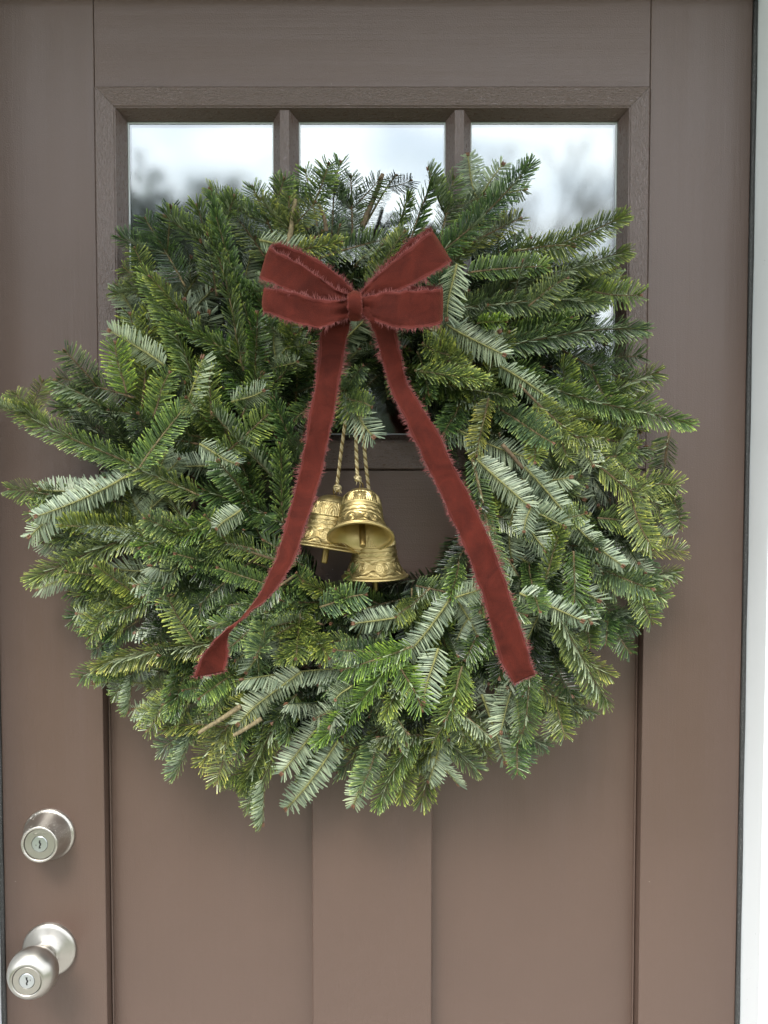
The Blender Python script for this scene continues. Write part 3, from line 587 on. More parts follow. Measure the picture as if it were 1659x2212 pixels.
# sprigs one can pick out in the photograph: base, tip, depths, kind, tone, underside showing
HERO = [
 # top and top left
 (575, 560, 467, 385, -.05, -.055, 'single', 'yel', 0), (610, 560, 553, 402, -.05, -.045, 'fork', 'mid', 0), (560, 760, 445, 436, -.075, -.085, 'brush', 'deep', 0),
 (470, 640, 440, 440, -.06, -.065, 'fork', 'deep', 0), (400, 620, 322, 468, -.05, -.05, 'fork', 'deep', 0), (370, 650, 272, 572, -.055, -.05, 'fork', 'mid', 0),
 (625, 560, 632, 425, -.075, -.080, 'fork', 'yel', 0), (690, 520, 668, 365, -.05, -.045, 'fork', 'mid', 0), (715, 520, 712, 346, -.05, -.045, 'single', 'deep', 0),
 (760, 520, 765, 380, -.045, -.04, 'fork', 'deep', 0), (782, 500, 827, 376, -.04, -.03, 'stem', 'dark', 0), (880, 540, 925, 392, -.06, -.06, 'brush', 'deep', 0),
 (845, 540, 880, 420, -.055, -.05, 'brush', 'mid', 0), (945, 540, 985, 385, -.05, -.05, 'fork', 'mid', 0), (930, 560, 1170, 392, -.075, -.065, 'comb', 'deep', 0),
 (985, 520, 1075, 344, -.045, -.04, 'fork', 'lime', 1), (1000, 540, 1120, 455, -.06, -.055, 'single', 'yel', 0), (560, 520, 660, 545, -.085, -.09, 'single', 'blue', 1),
 (640, 545, 735, 510, -.09, -.095, 'brush', 'yel', 0), (800, 620, 860, 490, -.075, -.085, 'single', 'mid', 0), (690, 560, 830, 500, -.07, -.07, 'single', 'deep', 0),
 (470, 760, 330, 600, -.07, -.08, 'brush', 'mid', 0), (420, 830, 345, 570, -.07, -.075, 'comb', 'mid', 0), (530, 800, 470, 500, -.085, -.09, 'brush', 'deep', 0),
 (500, 760, 360, 690, -.08, -.085, 'brush', 'deep', 0), (640, 800, 640, 690, -.075, -.08, 'fork', 'deep', 0), (560, 860, 680, 740, -.07, -.08, 'brush', 'deep', 0),
 # right upper: long combs reaching right
 (975, 660, 1312, 636, -.085, -.085, 'comb', 'blue', 0), (1140, 660, 1222, 592, -.095, -.10, 'single', 'blue', 0), (1055, 745, 1402, 690, -.08, -.07, 'comb', 'blue', 0),
 (1090, 560, 1352, 508, -.06, -.055, 'comb', 'mid', 0), (1110, 540, 1240, 520, -.075, -.08, 'single', 'mid', 0), (1010, 590, 1180, 560, -.075, -.08, 'single', 'mid', 0), (1100, 610, 1350, 575, -.06, -.05, 'comb', 'mid', 0),
 (1150, 640, 1355, 600, -.05, -.045, 'fork', 'mid', 0), (1200, 540, 1290, 495, -.04, -.04, 'single', 'blue', 0), (965, 700, 1085, 780, -.095, -.10, 'single', 'blue', 1), (985, 570, 955, 690, -.095, -.098, 'single', 'lime', 1),
 (965, 780, 1052, 815, -.10, -.105, 'brush', 'yel', 0), (895, 800, 1050, 822, -.105, -.105, 'brush', 'yel', 0), (1030, 700, 1070, 690, -.10, -.105, 'brush', 'lime', 0),
 (1080, 790, 1255, 890, -.085, -.08, 'comb', 'lime', 1), (1100, 800, 1465, 938, -.07, -.055, 'comb', 'mid', 0), (1180, 740, 1370, 840, -.05, -.045, 'fork', 'deep', 0),
 (1230, 830, 1405, 885, -.045, -.04, 'fork', 'mid', 0), (1120, 830, 1280, 1000, -.08, -.075, 'branch', 'mid', 0), (1280, 1000, 1442, 1118, -.075, -.06, 'fork', 'yel', 0),
 (1290, 990, 1370, 985, -.07, -.065, 'fork', 'yel', 0), (1130, 1012, 1327, 1236, -.09, -.08, 'comb', 'blue', 1), (1030, 990, 1135, 1100, -.095, -.095, 'single', 'blue', 1),
 (1150, 1080, 1125, 1150, -.10, -.105, 'single', 'blue', 1), (1019, 990, 1122, 1300, -.085, -.095, 'stem', 'mid', 0), (1055, 860, 1030, 985, -.095, -.10, 'single', 'yel', 0),
 (1380, 1185, 1476, 1188, -.05, -.045, 'single', 'yel', 0), (1385, 1200, 1425, 1322, -.05, -.04, 'single', 'blue', 0), (1290, 1120, 1425, 1125, -.06, -.05, 'single', 'mid', 0),
 (1240, 1190, 1244, 1298, -.09, -.085, 'single', 'lime', 0), (1122, 1282, 1262, 1340, -.095, -.09, 'comb', 'blue', 1), (1203, 1325, 1306, 1506, -.085, -.07, 'comb', 'yel', 0),
 (1146, 1450, 1146, 1605, -.085, -.07, 'single', 'mid', 0), (1260, 1180, 1345, 1280, -.07, -.06, 'single', 'blue', 0), (1180, 1250, 1210, 1130, -.09, -.10, 'brush', 'mid', 0), (1290, 1280, 1340, 1370, -.04, -.03, 'fork', 'deep', 0), (1250, 1300, 1285, 1380, -.04, -.03, 'fork', 'deep', 0),
 # bottom
 (990, 1215, 985, 1300, -.08, -.10, 'brush', 'mid', 0), (975, 1290, 865, 1455, -.10, -.095, 'comb', 'blue', 1), (990, 1300, 1040, 1375, -.085, -.082, 'fork', 'blue', 1), (985, 1292, 1060, 1268, -.115, -.128, 'single', 'blue', 1),
 (890, 1395, 740, 1462, -.095, -.09, 'single', 'lime', 0), (880, 1400, 688, 1625, -.095, -.08, 'comb', 'lime', 0), (860, 1430, 920, 1530, -.095, -.09, 'single', 'lime', 0),
 (760, 1480, 745, 1490, -.09, -.1, 'single', 'mid', 1), (945, 1400, 905, 1520, -.10, -.095, 'single', 'blue', 1), (1000, 1440, 970, 1560, -.09, -.08, 'single', 'mid', 0),
 (640, 1500, 495, 1692, -.07, -.055, 'comb', 'mid', 0), (600, 1620, 533, 1740, -.06, -.05, 'fork', 'mid', 0), (730, 1600, 624, 1772, -.07, -.055, 'comb', 'blue', 1), (700, 1560, 600, 1660, -.07, -.06, 'single', 'blue', 1),
 (830, 1600, 742, 1736, -.06, -.05, 'single', 'yel', 1), (900, 1590, 800, 1722, -.06, -.05, 'comb', 'mid', 0), (960, 1580, 928, 1697, -.055, -.045, 'fork', 'blue', 1), (930, 1560, 1030, 1668, -.055, -.045, 'comb', 'blue', 0),
 (1010, 1540, 1062, 1645, -.06, -.05, 'single', 'mid', 0), (1100, 1540, 1135, 1650, -.05, -.04, 'fork', 'deep', 0), (1190, 1480, 1228, 1570, -.055, -.045, 'fork', 'mid', 0), (960, 1470, 1000, 1600, -.08, -.07, 'fork', 'mid', 0),
 (650, 1450, 500, 1545, -.085, -.075, 'single', 'yel', 1), (560, 1500, 412, 1640, -.07, -.06, 'fork', 'yel', 0), (480, 1530, 345, 1612, -.055, -.045, 'fork', 'blue', 0), (470, 1390, 198, 1404, -.075, -.065, 'comb', 'yel', 0),
 (300, 1405, 176, 1478, -.05, -.045, 'single', 'mid', 0), (320, 1410, 245, 1500, -.05, -.045, 'fork', 'mid', 0), (420, 1390, 355, 1292, -.085, -.09, 'single', 'yel', 0), (500, 1440, 300, 1540, -.06, -.05, 'branch', 'mid', 0),
 (600, 1430, 430, 1500, -.06, -.055, 'branch', 'mid', 0), (560, 1460, 380, 1560, -.05, -.045, 'branch', 'deep', 0), (640, 1470, 480, 1610, -.055, -.05, 'branch', 'mid', 0),
 (735, 1310, 612, 1268, -.06, -.065, 'fork', 'deep', 0), (790, 1315, 655, 1255, -.07, -.075, 'brush', 'mid', 0), (830, 1310, 720, 1262, -.06, -.065, 'fork', 'deep', 0), (700, 1350, 590, 1320, -.07, -.07, 'fork', 'mid', 0), (430, 960, 285, 925, -.06, -.055, 'fork', 'deep', 0),
 (1310, 1230, 1432, 1300, -.05, -.04, 'fork', 'mid', 0), (1260, 1330, 1375, 1362, -.04, -.035, 'fork', 'deep', 0), (1210, 1400, 1318, 1460, -.06, -.05, 'comb', 'yel', 0), (1150, 1470, 1250, 1550, -.06, -.05, 'fork', 'mid', 0), (1040, 1500, 1095, 1650, -.06, -.05, 'comb', 'blue', 1), (560, 1640, 505, 1700, -.05, -.04, 'fork', 'mid', 0),
 (780, 1330, 715, 1280, -.08, -.09, 'brush', 'mid', 0), (690, 1310, 790, 1275, -.085, -.09, 'single', 'blue', 0), (930, 1270, 850, 1340, -.09, -.09, 'fork', 'mid', 0), (760, 1380, 600, 1400, -.085, -.08, 'comb', 'yel', 0), (880, 1330, 760, 1350, -.09, -.09, 'comb', 'blue', 1),
 # left
 (430, 1070, 285, 1005, -.085, -.085, 'comb', 'mid', 0), (292, 1012, 0, 885, -.085, -.075, 'comb', 'mid', 0), (95, 930, 38, 845, -.075, -.07, 'fork', 'yel', 0), (300, 1015, 385, 870, -.09, -.095, 'single', 'mid', 0),
 (300, 1010, 95, 1150, -.09, -.085, 'comb', 'blue', 1), (215, 1045, 55, 1140, -.08, -.07, 'single', 'blue', 1), (270, 1050, 75, 1080, -.075, -.065, 'comb', 'blue', 1), (250, 1085, 33, 1052, -.055, -.045, 'single', 'mid', 0), (330, 1150, 58, 1214, -.07, -.055, 'comb', 'yel', 0),
 (260, 1150, 75, 1170, -.06, -.05, 'single', 'blue', 0), (460, 1130, 300, 1180, -.085, -.085, 'comb', 'lime', 0), (290, 860, 130, 806, -.05, -.045, 'fork', 'blue', 0), (320, 900, 140, 870, -.05, -.045, 'fork', 'mid', 0),
 (354, 790, 244, 702, -.085, -.09, 'single', 'yel', 1), (272, 850, 240, 740, -.085, -.09, 'single', 'lime', 0), (395, 900, 440, 770, -.09, -.095, 'single', 'yel', 1), (455, 905, 450, 790, -.09, -.09, 'single', 'mid', 0), (330, 900, 360, 800, -.088, -.09, 'single', 'mid', 0),
 (500, 870, 575, 850, -.09, -.1, 'single', 'blue', 1), (520, 900, 560, 800, -.085, -.09, 'single', 'mid', 0), (470, 1000, 580, 880, -.085, -.09, 'single', 'mid', 0), (430, 960, 510, 1010, -.09, -.098, 'single', 'blue', 1), (610, 1130, 605, 960, -.075, -.08, 'brush', 'deep', 0),
 (640, 1220, 340, 1165, -.080, -.085, 'stem', 'mid', 0), (560, 1190, 420, 1150, -.08, -.085, 'fork', 'mid', 0), (520, 1100, 460, 1140, -.10, -.105, 'single', 'blue', 1), (560, 1200, 380, 1330, -.07, -.07, 'branch', 'deep', 0), (640, 1240, 470, 1360, -.075, -.075, 'branch', 'deep', 0),
 (330, 1220, 165, 1280, -.05, -.045, 'fork', 'mid', 0), (360, 1290, 175, 1330, -.05, -.045, 'branch', 'mid', 0), (300, 1340, 200, 1400, -.045, -.04, 'fork', 'deep', 0), (300, 1290, 150, 1268, -.04, -.035, 'fork', 'deep', 0),
 (650, 1010, 590, 860, -.07, -.08, 'brush', 'deep', 0), (700, 840, 800, 850, -.09, -.105, 'fork', 'blue', 0), (745, 850, 800, 950, -.10, -.115, 'single', 'blue', 1), (750, 860, 795, 870, -.105, -.115, 'single', 'mid', 0), (720, 790, 770, 900, -.09, -.10, 'single', 'mid', 0), (900, 760, 940, 850, -.085, -.09, 'brush', 'deep', 0), (1000, 860, 960, 960, -.07, -.065, 'single', 'deep', 0),
 (870, 710, 862, 850, -.075, -.08, 'brush', 'deep', 0), (935, 760, 905, 890, -.07, -.07, 'brush', 'deep', 0), (820, 740, 832, 865, -.06, -.06, 'fork', 'dark', 0), (990, 800, 1000, 950, -.06, -.055, 'fork', 'deep', 0), (955, 700, 965, 880, -.06, -.055, 'fork', 'deep', 0), (700, 780, 690, 930, -.06, -.055, 'fork', 'deep', 0),
 (640, 560, 560, 690, -.06, -.07, 'fork', 'deep', 0), (610, 700, 520, 610, -.07, -.075, 'brush', 'deep', 0),
]
for h in HERO: sprig(*h[:6], h[6], h[7], bool(h[8]), roll=rnd.gauss(0, 20))

OUTL = [(1440, 1130), (1360, 1000), (1390, 930), (1350, 870), (1305, 790), (1300, 720), (1340, 600), (1330, 520), (1270, 500), (1170, 520), (1120, 480), (1060, 450), (990, 450), (930, 455), (890, 475), (820, 465), (770, 455), (700, 430), (640, 440), (560, 470), (500, 485), (445, 500), (345, 520), (330, 590), (345, 655), (225, 730), (225, 790), (150, 830), (80, 900), (150, 980), (70, 1050), (70, 1130), (80, 1200), (160, 1270), (180, 1330), (205, 1400), (200, 1460), (260, 1490), (310, 1530), (360, 1590), (420, 1610), (490, 1660), (540, 1700), (630, 1720), (740, 1700), (800, 1690), (930, 1670), (1040, 1630), (1130, 1600), (1220, 1540), (1285, 1490), (1290, 1400), (1340, 1350), (1400, 1300), (1420, 1220)]
HOLE = [(640, 1100), (645, 990), (690, 930), (720, 880), (800, 860), (880, 850), (930, 880), (975, 960), (1005, 1060), (1005, 1170), (975, 1225), (900, 1255), (800, 1270), (720, 1245), (660, 1205)]
def inside(poly, u, v):
    c = False; j = len(poly) - 1
    for i in range(len(poly)):
        (xi, yi), (xj, yj) = poly[i], poly[j]
        if (yi > v) != (yj > v) and u < (xj - xi) * (v - yi) / (yj - yi) + xi: c = not c
        j = i
    return c
def radius(poly, a):
    lo, hi = 0, 1200
    for _ in range(22):
        mid = (lo + hi) / 2
        if inside(poly, 805 + mid * math.cos(a), 1085 + mid * math.sin(a)): lo = mid
        else: hi = mid
    return lo
def fill(n, q0, q1, yt, yb, kinds, tones, l0, l1, flipp, sw=22, rs=24, join=False):
    for i in range(n):
        a = 6.28318 * (i + rnd.random()) / n; ro, rh_ = radius(OUTL, a), radius(HOLE, a)
        q = rnd.uniform(q0, q1); rad = rh_ + (ro - rh_) * q
        tu, tv = 805 + rad * math.cos(a), 1085 + rad * math.sin(a)
        for _ in range(8):
            da = a + R(rnd.gauss(sw, rs)); l = rnd.uniform(l0, l1); bu, bv = tu - l * math.cos(da), tv - l * math.sin(da)
            if not inside(HOLE, bu, bv): break
        else: continue
        sprig(bu, bv, tu, tv, yb + rnd.gauss(0, .006), yt + rnd.gauss(0, .008), rnd.choice(kinds), rnd.choice(tones), rnd.random() < flipp, roll=rnd.gauss(0, 34), join=join)
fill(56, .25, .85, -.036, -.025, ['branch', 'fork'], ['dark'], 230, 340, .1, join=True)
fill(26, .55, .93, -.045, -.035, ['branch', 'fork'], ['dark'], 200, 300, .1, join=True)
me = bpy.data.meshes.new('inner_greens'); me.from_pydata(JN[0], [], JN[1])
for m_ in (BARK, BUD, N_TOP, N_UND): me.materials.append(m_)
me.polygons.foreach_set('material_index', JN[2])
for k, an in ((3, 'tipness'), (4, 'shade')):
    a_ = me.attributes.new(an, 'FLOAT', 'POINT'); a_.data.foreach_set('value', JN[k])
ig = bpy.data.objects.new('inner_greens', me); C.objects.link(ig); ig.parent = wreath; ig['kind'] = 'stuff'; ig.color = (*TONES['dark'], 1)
fill(42, .88, 1.0, -.038, -.035, ['fork', 'branch', 'comb'], ['deep', 'mid', 'mid', 'blue'], 200, 330, .28)
fill(42, .55, .85, -.062, -.05, ['branch', 'fork', 'comb'], ['mid', 'deep', 'blue', 'mid', 'mid', 'blue', 'lime'], 210, 350, .32)
fill(30, .35, .62, -.082, -.06, ['fork', 'single', 'comb', 'branch'], ['mid', 'deep', 'blue', 'deep'], 150, 270, .32)
fill(20, .06, .3, -.075, -.045, ['fork', 'brush', 'single'], ['deep', 'mid', 'dark'], 90, 150, 0, 55, 24)
import sys; sys.stderr.write('sprigs %d inner tris %d\n' % (count[0], len(JN[1])))
# inner ring of bound stems and the wire
mb = MB()
for k in range(16):
    rr_ = 0.205 + rnd.gauss(0, .012); ph = rnd.uniform(0, 6.28); y = -0.03 + rnd.gauss(0, .008); n = 26; ext = rnd.uniform(1.2, 3.2)
    c = P(808, 1085, y)
    mb.tube([(c.x + (rr_ + .004 * math.sin(3 * t + k)) * math.cos(ph + t), y + .004 * math.sin(5 * t + k), c.z + (rr_ * 1.02 + .004 * math.cos(4 * t)) * math.sin(ph + t)) for t in [ext * i / n for i in range(n + 1)]], rnd.uniform(.0018, .0034), 6)
o = build('bound_stem', mb, BARK, wreath, smooth=True, kind='stuff'); o.color = (.10, .065, .035, 1)
mb = MB(); mb.tube([P(1133 / 1.0 - 0, 1228, -.02) if False else P(*q) for q in ((968, 1228, -.03), (966, 1234, -.045), (971, 1241, -.05), (978, 1250, -.05), (983, 1258, -.045))], 0.0011, 6)
WOOD = Mat('cut_wood', (0.36, 0.28, 0.17), 0.8).m
for pts, r0, mt_ in (((( 598, 470, -.04), (597, 430, -.04), (601, 405, -.042), (605, 380, -.044)), .0013, BARK_PALE), (((618, 540, -.082), (628, 500, -.084), (632, 465, -.084), (638, 432, -.084)), .0028, BARK_PALE),
                     (((782, 490, -.045), (798, 450, -.043), (814, 412, -.040), (826, 377, -.036)), .0030, BARK), (((520, 1525, -.080), (478, 1553, -.080), (448, 1571, -.082), (430, 1583, -.082)), .0026, BARK_PALE),
                     (((565, 1552, -.080), (534, 1572, -.082), (506, 1588, -.083)), .0024, BARK_PALE), (((705, 500, -.08), (700, 470, -.084), (688, 440, -.088)), .0022, BARK), (((1085, 960, -.088), (1120, 1000, -.085), (1150, 1040, -.08)), .0022, BARK)):
    pp = catmull_([P(*q) for q in pts], 6); mb_ = MB(); n_ = len(pp); mb_.tube(pp, [r0 * (1.1 - .35 * k / n_ + .12 * noise.noise(Vector((k * .7, r0 * 900, 0)))) for k in range(n_)], 9)
    tw = build('cut_twig', mb_, mt_, wreath, smooth=True); tw.color = (.21, .165, .085, 1) if mt_ is BARK_PALE else (.15, .105, .06, 1)
    e_ = pp[-1]; d_ = (pp[-1] - pp[-2]).normalized(); m2 = MB(); m2.tube([e_ - d_ * .0004, e_ + d_ * .0006], [r0 * .78, r0 * .66], 9); build('cut_end', m2, WOOD, tw)
build('wire_end', mb, WIRE, wreath, smooth=True)

# ------------------------------------------------------------------ velvet bow
BC = P(767, 662, -.14)
bow = thing('velvet_bow', 'rust red velvet ribbon bow with frayed edges and long tails on the wreath', 'bow', BC)
def catmull(p, n):
    o = []
    for i in range(len(p) - 1):
        a, b, c, d = p[max(i - 1, 0)], p[i], p[i + 1], p[min(i + 2, len(p) - 1)]
        for k in range(n):
            t = k / n; o.append(0.5 * ((2 * b) + (c - a) * t + (2 * a - 5 * b + 4 * c - d) * t * t + (3 * b - a - 3 * c + d) * t ** 3))
    o.append(p[-1]); return o
def ribbon(name, rows, parent, n=10, wob=0.0007, cup=0.0015, fringe=0.0056, endf=(False, False), seed=0, pleat=0.0, fr_density=0.00042):
    rr = random.Random(seed)
    Lp = catmull([P(*r[0:3]) for r in rows], n); Rp = catmull([P(*r[3:6]) for r in rows], n)
    if name == 'tail':
        for q_ in range(len(Lp)):
            c_ = (Lp[q_] + Rp[q_]) / 2; k_ = .93 + .05 * noise.noise(Vector((q_ * .13, seed, 0))); Lp[q_] = c_ + (Lp[q_] - c_) * k_; Rp[q_] = c_ + (Rp[q_] - c_) * k_
    m_ = len(Lp); K = 12; mb = MB(); grid = []
    def nrm(i):
        t = (Lp[min(i + 1, m_ - 1)] + Rp[min(i + 1, m_ - 1)] - Lp[max(i - 1, 0)] - Rp[max(i - 1, 0)])
        c = Rp[i] - Lp[i]; v = t.cross(c)
        return v.normalized() if v.length > 1e-9 else Vector((0, -1, 0))
    prev = None; nn = []
    for i in range(m_):
        v = nrm(i)
        if prev is not None and v.dot(prev) < 0: v = -v
        prev = v; nn.append(v)
    for i in range(m_):
        row = []
        for k in range(K + 1):
            f = k / K; p = Lp[i].lerp(Rp[i], f)
            wv_ = wob * 2.2 * noise.noise(Vector((p.x * 55 + seed, p.z * 55, seed * 3.1))) + cup * (1 - (2 * f - 1) ** 2) * math.sin(i * .11 + seed)
            e = abs(2 * f - 1)
            if e > .75: p = p + (Rp[i] - Lp[i]).normalized() * (0.0005 * noise.noise(Vector((i * .9, k, seed))) + .0016 * noise.noise(Vector((i * .23, k, seed + 7.3)))) + nn[i] * (.0022 * noise.noise(Vector((i * .2, k * 3, seed + 2.1))))
            if pleat:
                g_ = math.exp(-((i / m_) / .13) ** 2) + math.exp(-((1 - i / m_) / .10) ** 2)
                wv_ += pleat * g_ * math.sin(f * 11 + seed * 2)
            row.append(p + nn[i] * wv_)
        grid.append(row)
    th = 0.0006; vs = []; at_ = []
    for sgn in (1, -1):
        for i in range(m_):
            for k in range(K + 1): vs.append(grid[i][k] + nn[i] * th * sgn); at_.append(abs(2 * k / K - 1))
    W_ = K + 1; off = m_ * W_; fs = []
    for i in range(m_ - 1):
        for k in range(K):
            a = i * W_ + k; fs.append((a, a + 1, a + W_ + 1, a + W_)); fs.append((off + a, off + a + W_, off + a + W_ + 1, off + a + 1))
        for k in (0, K):
            a = i * W_ + k; fs.append((a, a + W_, off + a + W_, off + a))
    for i in (0, m_ - 1):
        for k in range(K):
            a = i * W_ + k; fs.append((a, a + 1, off + a + 1, off + a))
    mb.add(vs, fs, 0, at_)
    o = build(name, mb, VELVET, parent, smooth=True, attr='cross')
    # frayed threads along the cut edges
    fb_ = MB()
    def strand(p, d, n_, l):
        s = d.cross(n_).normalized() * 0.00028; q = p + d * l * .55 + n_ * rr.gauss(0, .0005); e = p + d * l + Vector((rr.gauss(0, 1), rr.gauss(0, 1), rr.gauss(0, 1))) * l * .16
        u_ = n_ * .00018
        fb_.add([p - s, p + s, p + u_, q - s * .8, q + s * .8, q + u_ * .8, e], [(0, 1, 4, 3), (1, 2, 5, 4), (2, 0, 3, 5), (3, 4, 6), (4, 5, 6), (5, 3, 6)])
    for k, sg in ((0, -1), (K, 1)):
        for i in range(m_ - 1):
            a, b = grid[i][k], grid[i + 1][k]; l = (b - a).length; q = max(1, int(l / fr_density)); T = (b - a) / max(l, 1e-6); d0 = (grid[i][K] - grid[i][0]).normalized() * sg
            lm = fringe * (.45 + 1.3 * abs(noise.noise(Vector((i * .33, k, seed + .5)))))
            for _ in range(q):
                d = (d0 + T * (rr.gauss(0.10, .28)) + nn[i] * rr.gauss(0, .25)).normalized(); strand(a.lerp(b, rr.random()) - d0 * .0006, d, nn[i], lm * rr.uniform(.3, 1.25) * (1.5 if rr.random() < .03 else 1))
    for e, fl in enumerate(endf):
        if fl:
            i = 0 if e == 0 else m_ - 1; T = (grid[i][6] - grid[i + (1 if e == 0 else -1)][6]).normalized()
            for _ in range(90):
                f = rr.random() * K; k = min(K - 1, int(f)); p = grid[i][k].lerp(grid[i][k + 1], f - k)
                strand(p - T * .0006, (T + (grid[i][K] - grid[i][0]).normalized() * rr.gauss(0, .35)).normalized(), nn[i], fringe * rr.uniform(.3, .8))
    build('frayed_edge', fb_, FRINGE, o, kind='stuff'); return o
# upper left loop: front face, fold, back face
ribbon('loop', [(756, 640, -.148, 756, 668, -.148), (722, 622, -.158, 718, 660, -.156), (690, 598, -.162, 682, 652, -.160), (640, 566, -.163, 634, 634, -.163), (600, 546, -.160, 590, 612, -.160), (584, 536, -.152, 565, 602, -.152),
                (588, 528, -.138, 569, 595, -.138), (612, 530, -.132, 598, 600, -.132), (660, 548, -.130, 650, 618, -.130), (710, 578, -.132, 700, 634, -.132), (745, 608, -.136, 738, 640, -.136), (768, 632, -.140, 764, 655, -.140)], bow, seed=1, pleat=0.0017)
ribbon('loop', [(758, 645, -.152, 758, 688, -.152), (728, 650, -.163, 724, 696, -.163), (690, 648, -.166, 690, 708, -.164), (640, 634, -.166, 640, 698, -.165), (600, 624, -.162, 596, 682, -.162), (575, 624, -.154, 571, 673, -.154),
                (576, 622, -.142, 573, 670, -.142), (610, 628, -.136, 606, 680, -.136), (680, 640, -.135, 676, 700, -.135), (750, 650, -.140, 748, 690, -.140)], bow, seed=2, pleat=0.0017)
ribbon('loop', [(776, 640, -.146, 780, 664, -.146), (800, 610, -.154, 812, 648, -.156), (838, 574, -.160, 858, 630, -.160), (884, 538, -.160, 918, 600, -.160), (920, 508, -.156, 960, 574, -.156), (932, 500, -.148, 973, 566, -.148),
                (926, 495, -.134, 968, 562, -.134), (890, 518, -.128, 926, 588, -.128), (842, 560, -.128, 872, 612, -.128), (790, 618, -.136, 800, 650, -.136), (770, 640, -.140, 776, 660, -.140)], bow, seed=3, pleat=0.0017)
ribbon('loop', [(776, 645, -.152, 776, 688, -.152), (806, 636, -.163, 806, 690, -.163), (844, 630, -.167, 846, 706, -.166), (890, 628, -.166, 890, 708, -.166), (930, 626, -.161, 930, 704, -.161), (951, 624, -.153, 951, 698, -.153),
                (953, 622, -.140, 952, 694, -.140), (920, 618, -.134, 918, 700, -.134), (850, 622, -.134, 848, 700, -.134), (780, 645, -.140, 780, 685, -.140)], bow, seed=4, pleat=0.0017)
# tails
ribbon('tail', [(724, 690, -.140, 760, 690, -.140), (694, 716, -.141, 757, 706, -.141), (688, 766, -.137, 744, 768, -.139), (679, 836, -.133, 733, 840, -.135), (666, 910, -.130, 719, 912, -.132), (655, 975, -.128, 706, 972, -.130), (640, 1040, -.130, 692, 1036, -.132),
                (624, 1105, -.134, 672, 1100, -.138), (606, 1172, -.139, 652, 1162, -.145), (588, 1225, -.140, 632, 1215, -.148), (558, 1285, -.138, 600, 1270, -.148), (520, 1335, -.136, 552, 1312, -.148), (482, 1366, -.140, 510, 1350, -.140), (456, 1392, -.148, 494, 1372, -.132), (432, 1424, -.148, 493, 1410, -.134), (416, 1462, -.146, 488, 1450, -.138)], bow, n=9, seed=5, endf=(False, True))
ribbon('tail', [(782, 668, -.158, 790, 660, -.158), (784, 682, -.164, 806, 668, -.160), (796, 694, -.164, 836, 690, -.158), (808, 718, -.154, 852, 712, -.150), (818, 758, -.146, 862, 748, -.144), (832, 800, -.142, 872, 796, -.140), (846, 846, -.139, 882, 832, -.135), (868, 894, -.140, 914, 880, -.136), (900, 964, -.141, 958, 954, -.137), (922, 1010, -.141, 976, 996, -.137),
                (947, 1060, -.142, 1002, 1046, -.138), (974, 1122, -.144, 1032, 1106, -.140), (1002, 1184, -.145, 1060, 1166, -.141), (1026, 1244, -.144, 1082, 1228, -.140), (1044, 1300, -.143, 1104, 1288, -.139), (1062, 1366, -.142, 1126, 1352, -.138), (1082, 1430, -.140, 1142, 1406, -.136), (1108, 1478, -.138, 1156, 1456, -.134)], bow, n=9, seed=6, endf=(False, True))
kn = ribbon('knot', [(755, 645, -.142, 779, 640, -.142), (752, 638, -.158, 780, 634, -.157), (750, 645, -.170, 782, 642, -.169), (751, 662, -.174, 783, 660, -.173), (752, 680, -.170, 782, 681, -.170), (756, 692, -.158, 778, 692, -.158), (758, 688, -.142, 776, 688, -.142)], bow, fringe=0.0012, cup=0.003, seed=7)

# ------------------------------------------------------------------ three gold bells
def relief(th, q):
    """raised ornament: q = height above the mouth in mouth radii"""
    d = 0.0; g = lambda x, w: math.exp(-(x / w) ** 2)
    if .96 < q < 1.38:       # band of pointed lotus arches
        f = (q - .98) / .36; t_ = abs((th / 6.28318 * 10) % 1 * 2 - 1)
        for s in (1.0, .66, .32):
            top = .30 + .70 * s
            if 0 <= f < top: d = max(d, g(t_ - .94 * s * (1 - (f / top) ** 2.2) ** .6, .085))
        u_ = abs((th / 6.28318 * 10 + .5) % 1 * 2 - 1)
        d = max(d, g(f - .0, .05), .8 * g(f - 1.04, .05), g(u_ - .35 * max(0, (f - .45)), .10) * (f > .5))
    if .66 < q < .94:        # scalloped cords
        sc_ = abs(math.sin(th * 8)); d = max(d, .9 * g(q - .74 - .045 * sc_, .014), .6 * g(q - .70 - .045 * sc_, .012), .5 * g(q - .86, .012), .5 * g(q - .90, .012))
    if .10 < q < .66:        # running scrolls
        n_ = 7; x = (th / 6.28318 * n_) % 1 - .5; X = x * .86; Y = (q - .37) * 1.05
        for cx_, cy_, rr_, sg in ((.10, -.01, .17, 1), (-.24, .05, .10, -1)):
            r = math.hypot(X - cx_, Y - cy_); ph = math.atan2(Y - cy_, (X - cx_) * sg)
            if r < rr_: k = (r / (rr_ * .42) - ph / 6.28318) % 1; d = max(d, g(k - .5, .20) * min(1, (rr_ - r) / .02))
        wv_ = .07 * math.sin(th * n_ + 1.2) + .03 * math.sin(th * n_ * 2)
        d = max(d, .9 * g(Y - wv_ + .20, .022), .7 * g(Y + wv_ * .7 - .20, .020), .8 * g(q - .125, .012), .6 * g(q - .62, .012))
    return d
PROF = [(1.0, 0.0), (1.02, .02), (1.01, .05), (.965, .075), (.915, .12), (.85, .20), (.785, .31), (.735, .43), (.70, .56), (.67, .70), (.65, .84), (.632, .98), (.612, 1.12), (.585, 1.25), (.545, 1.36), (.48, 1.46), (.38, 1.54), (.24, 1.595), (.11, 1.615), (.02, 1.62)]
def prof_at(n):
    pv = catmull([Vector((r, h, 0)) for r, h in PROF], n); return [(p.x, p.y) for p in pv]
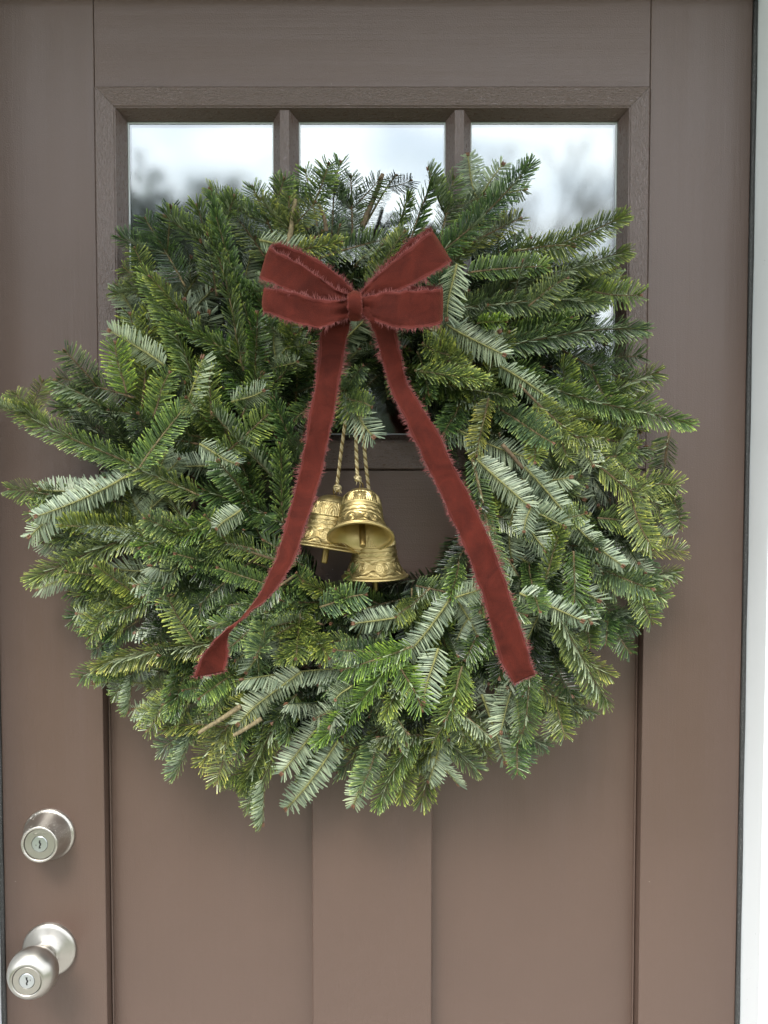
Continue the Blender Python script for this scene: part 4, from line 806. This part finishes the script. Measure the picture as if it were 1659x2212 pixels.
def bell(label, M, R0, cord_pts, knot_at, ring_h, clap_tilt):
    c = M.translation.copy(); b = thing('hanging_bell', label, 'bell', c, 'gold bells hanging in the wreath')
    nseg = 288; mb = MB(); rg = []; at_ = []
    pa = prof_at(9)
    for r, h in pa:
        row = []
        for j in range(nseg):
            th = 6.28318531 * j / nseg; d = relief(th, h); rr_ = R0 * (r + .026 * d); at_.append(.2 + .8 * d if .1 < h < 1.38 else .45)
            row.append(M @ Vector((rr_ * math.cos(th), rr_ * math.sin(th), R0 * h)))
        rg.append(row)
    mb.rings(rg[::-1], 0, (False, False), at_[::-1])
    inn = [[M @ Vector((R0 * max(.01, r - .075) * math.cos(6.28318531 * j / nseg), R0 * max(.01, r - .075) * math.sin(6.28318531 * j / nseg), R0 * (h * .95 + .004))) for j in range(nseg)] for r, h in pa]
    mb.rings([rg[0]] + inn, 0, (False, False), [.5] * (nseg * (len(pa) + 1)))
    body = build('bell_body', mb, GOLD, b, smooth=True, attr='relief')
    Mt = M @ Matrix.Translation((0, 0, R0 * 1.5)) @ Matrix.Rotation(clap_tilt, 4, 'X')
    mb = MB(); r = R0 * .098; mb.lathe([(r * .4, 0), (r, -.002), (r, -R0 * 1.90), (r * .9, -R0 * 1.93), (r * .1, -R0 * 1.93)], 24, M=Mt); cl = build('clapper', mb, GOLD, b, smooth=False); bevel(cl, .0004)
    # hanging ring
    mb = MB(); top = M @ Vector((0, 0, R0 * 1.66)); rt = ring_h / 2
    up = Vector((0, 0, 1)); sx = Vector((.55, .8, 0)).normalized()
    pts = [top + up * (rt * .8) + (up * math.sin(6.28318 * k / 20) * rt + sx * math.cos(6.28318 * k / 20) * rt * .62) for k in range(21)]
    mb.tube(pts, 0.0007, 6); build('wire_ring', mb, GOLD, b, smooth=True)
    # braided cord: three strands twisted round the line
    cp = catmull([P(*q) for q in cord_pts], 40); mb = MB(); ln = 0; prev = cp[0]
    path = [[], [], []]
    for p in cp:
        ln += (p - prev).length; prev = p
        for k in range(3):
            a = ln / .0095 * 6.28318 + k * 2.0944; path[k].append(p + Vector((math.cos(a) * .00125, math.sin(a) * .00125, .0)))
    for k in range(3): mb.tube(path[k], .00100, 6, 1 if k == 0 else 0)
    build('cord', mb, [GOLDCORD, GOLDCORD_DARK], b, smooth=True)
    # knot: a tangle of loops round the end
    kc_ = P(*knot_at); mb = MB(); rk = random.Random(int(c.x * 1e5))
    for k in range(5):
        ax = Vector((rk.gauss(0, 1), rk.gauss(0, 1), rk.gauss(0, 1))).normalized(); s = ax.orthogonal().normalized(); q = ax.cross(s); r_ = .0024 + .0004 * k
        mb.tube([kc_ + (s * math.cos(.4 * j) + q * math.sin(.4 * j)) * r_ + ax * .0006 * math.sin(.8 * j) for j in range(17)], .0011, 6)
    for k in range(5):
        d = Vector((rk.gauss(.5, .5), rk.gauss(-.3, .3), rk.gauss(-.7, .4))).normalized(); mb.tube([kc_, kc_ + d * .004, kc_ + d * .007 + Vector((0, 0, -.001))], [.0005, .0004, .0002], 5)
    build('knot', mb, GOLDCORD, b, smooth=True)
def bellM(u, v, y, tilt, lean, spin):
    """tilt: mouth swings towards the viewer; lean: top leans right"""
    return Matrix.Translation(P(u, v, y)) @ Matrix.Rotation(R(lean), 4, 'Y') @ Matrix.Rotation(R(-tilt), 4, 'X') @ Matrix.Rotation(R(spin), 4, 'Z')
bell('front gold bell with its open mouth tipped towards the viewer', bellM(779, 1163, -.107, 31, 0, 15), .0353, [(765, 845, -.085), (768, 922, -.086), (770, 985, -.085), (772, 1030, -.084)], (773, 1034, -.0845), .010, R(-9))
bell('left gold bell behind the red ribbon tail, partly hidden by the front bell', bellM(705, 1186, -.062, 6, 9, 40), .0378, [(752, 850, -.075), (747, 900, -.072), (737, 975, -.068), (728, 1048, -.062)], (729, 1054, -.062), .011, 0)
bell('lowest gold bell, hanging upright beneath the front bell', bellM(810, 1246, -.058, -2, -1, 5), .0372, [(775, 845, -.080), (785, 942, -.076), (790, 1000, -.070), (800, 1085, -.058), (806, 1130, -.055)], (807, 1136, -.055), .010, 0)
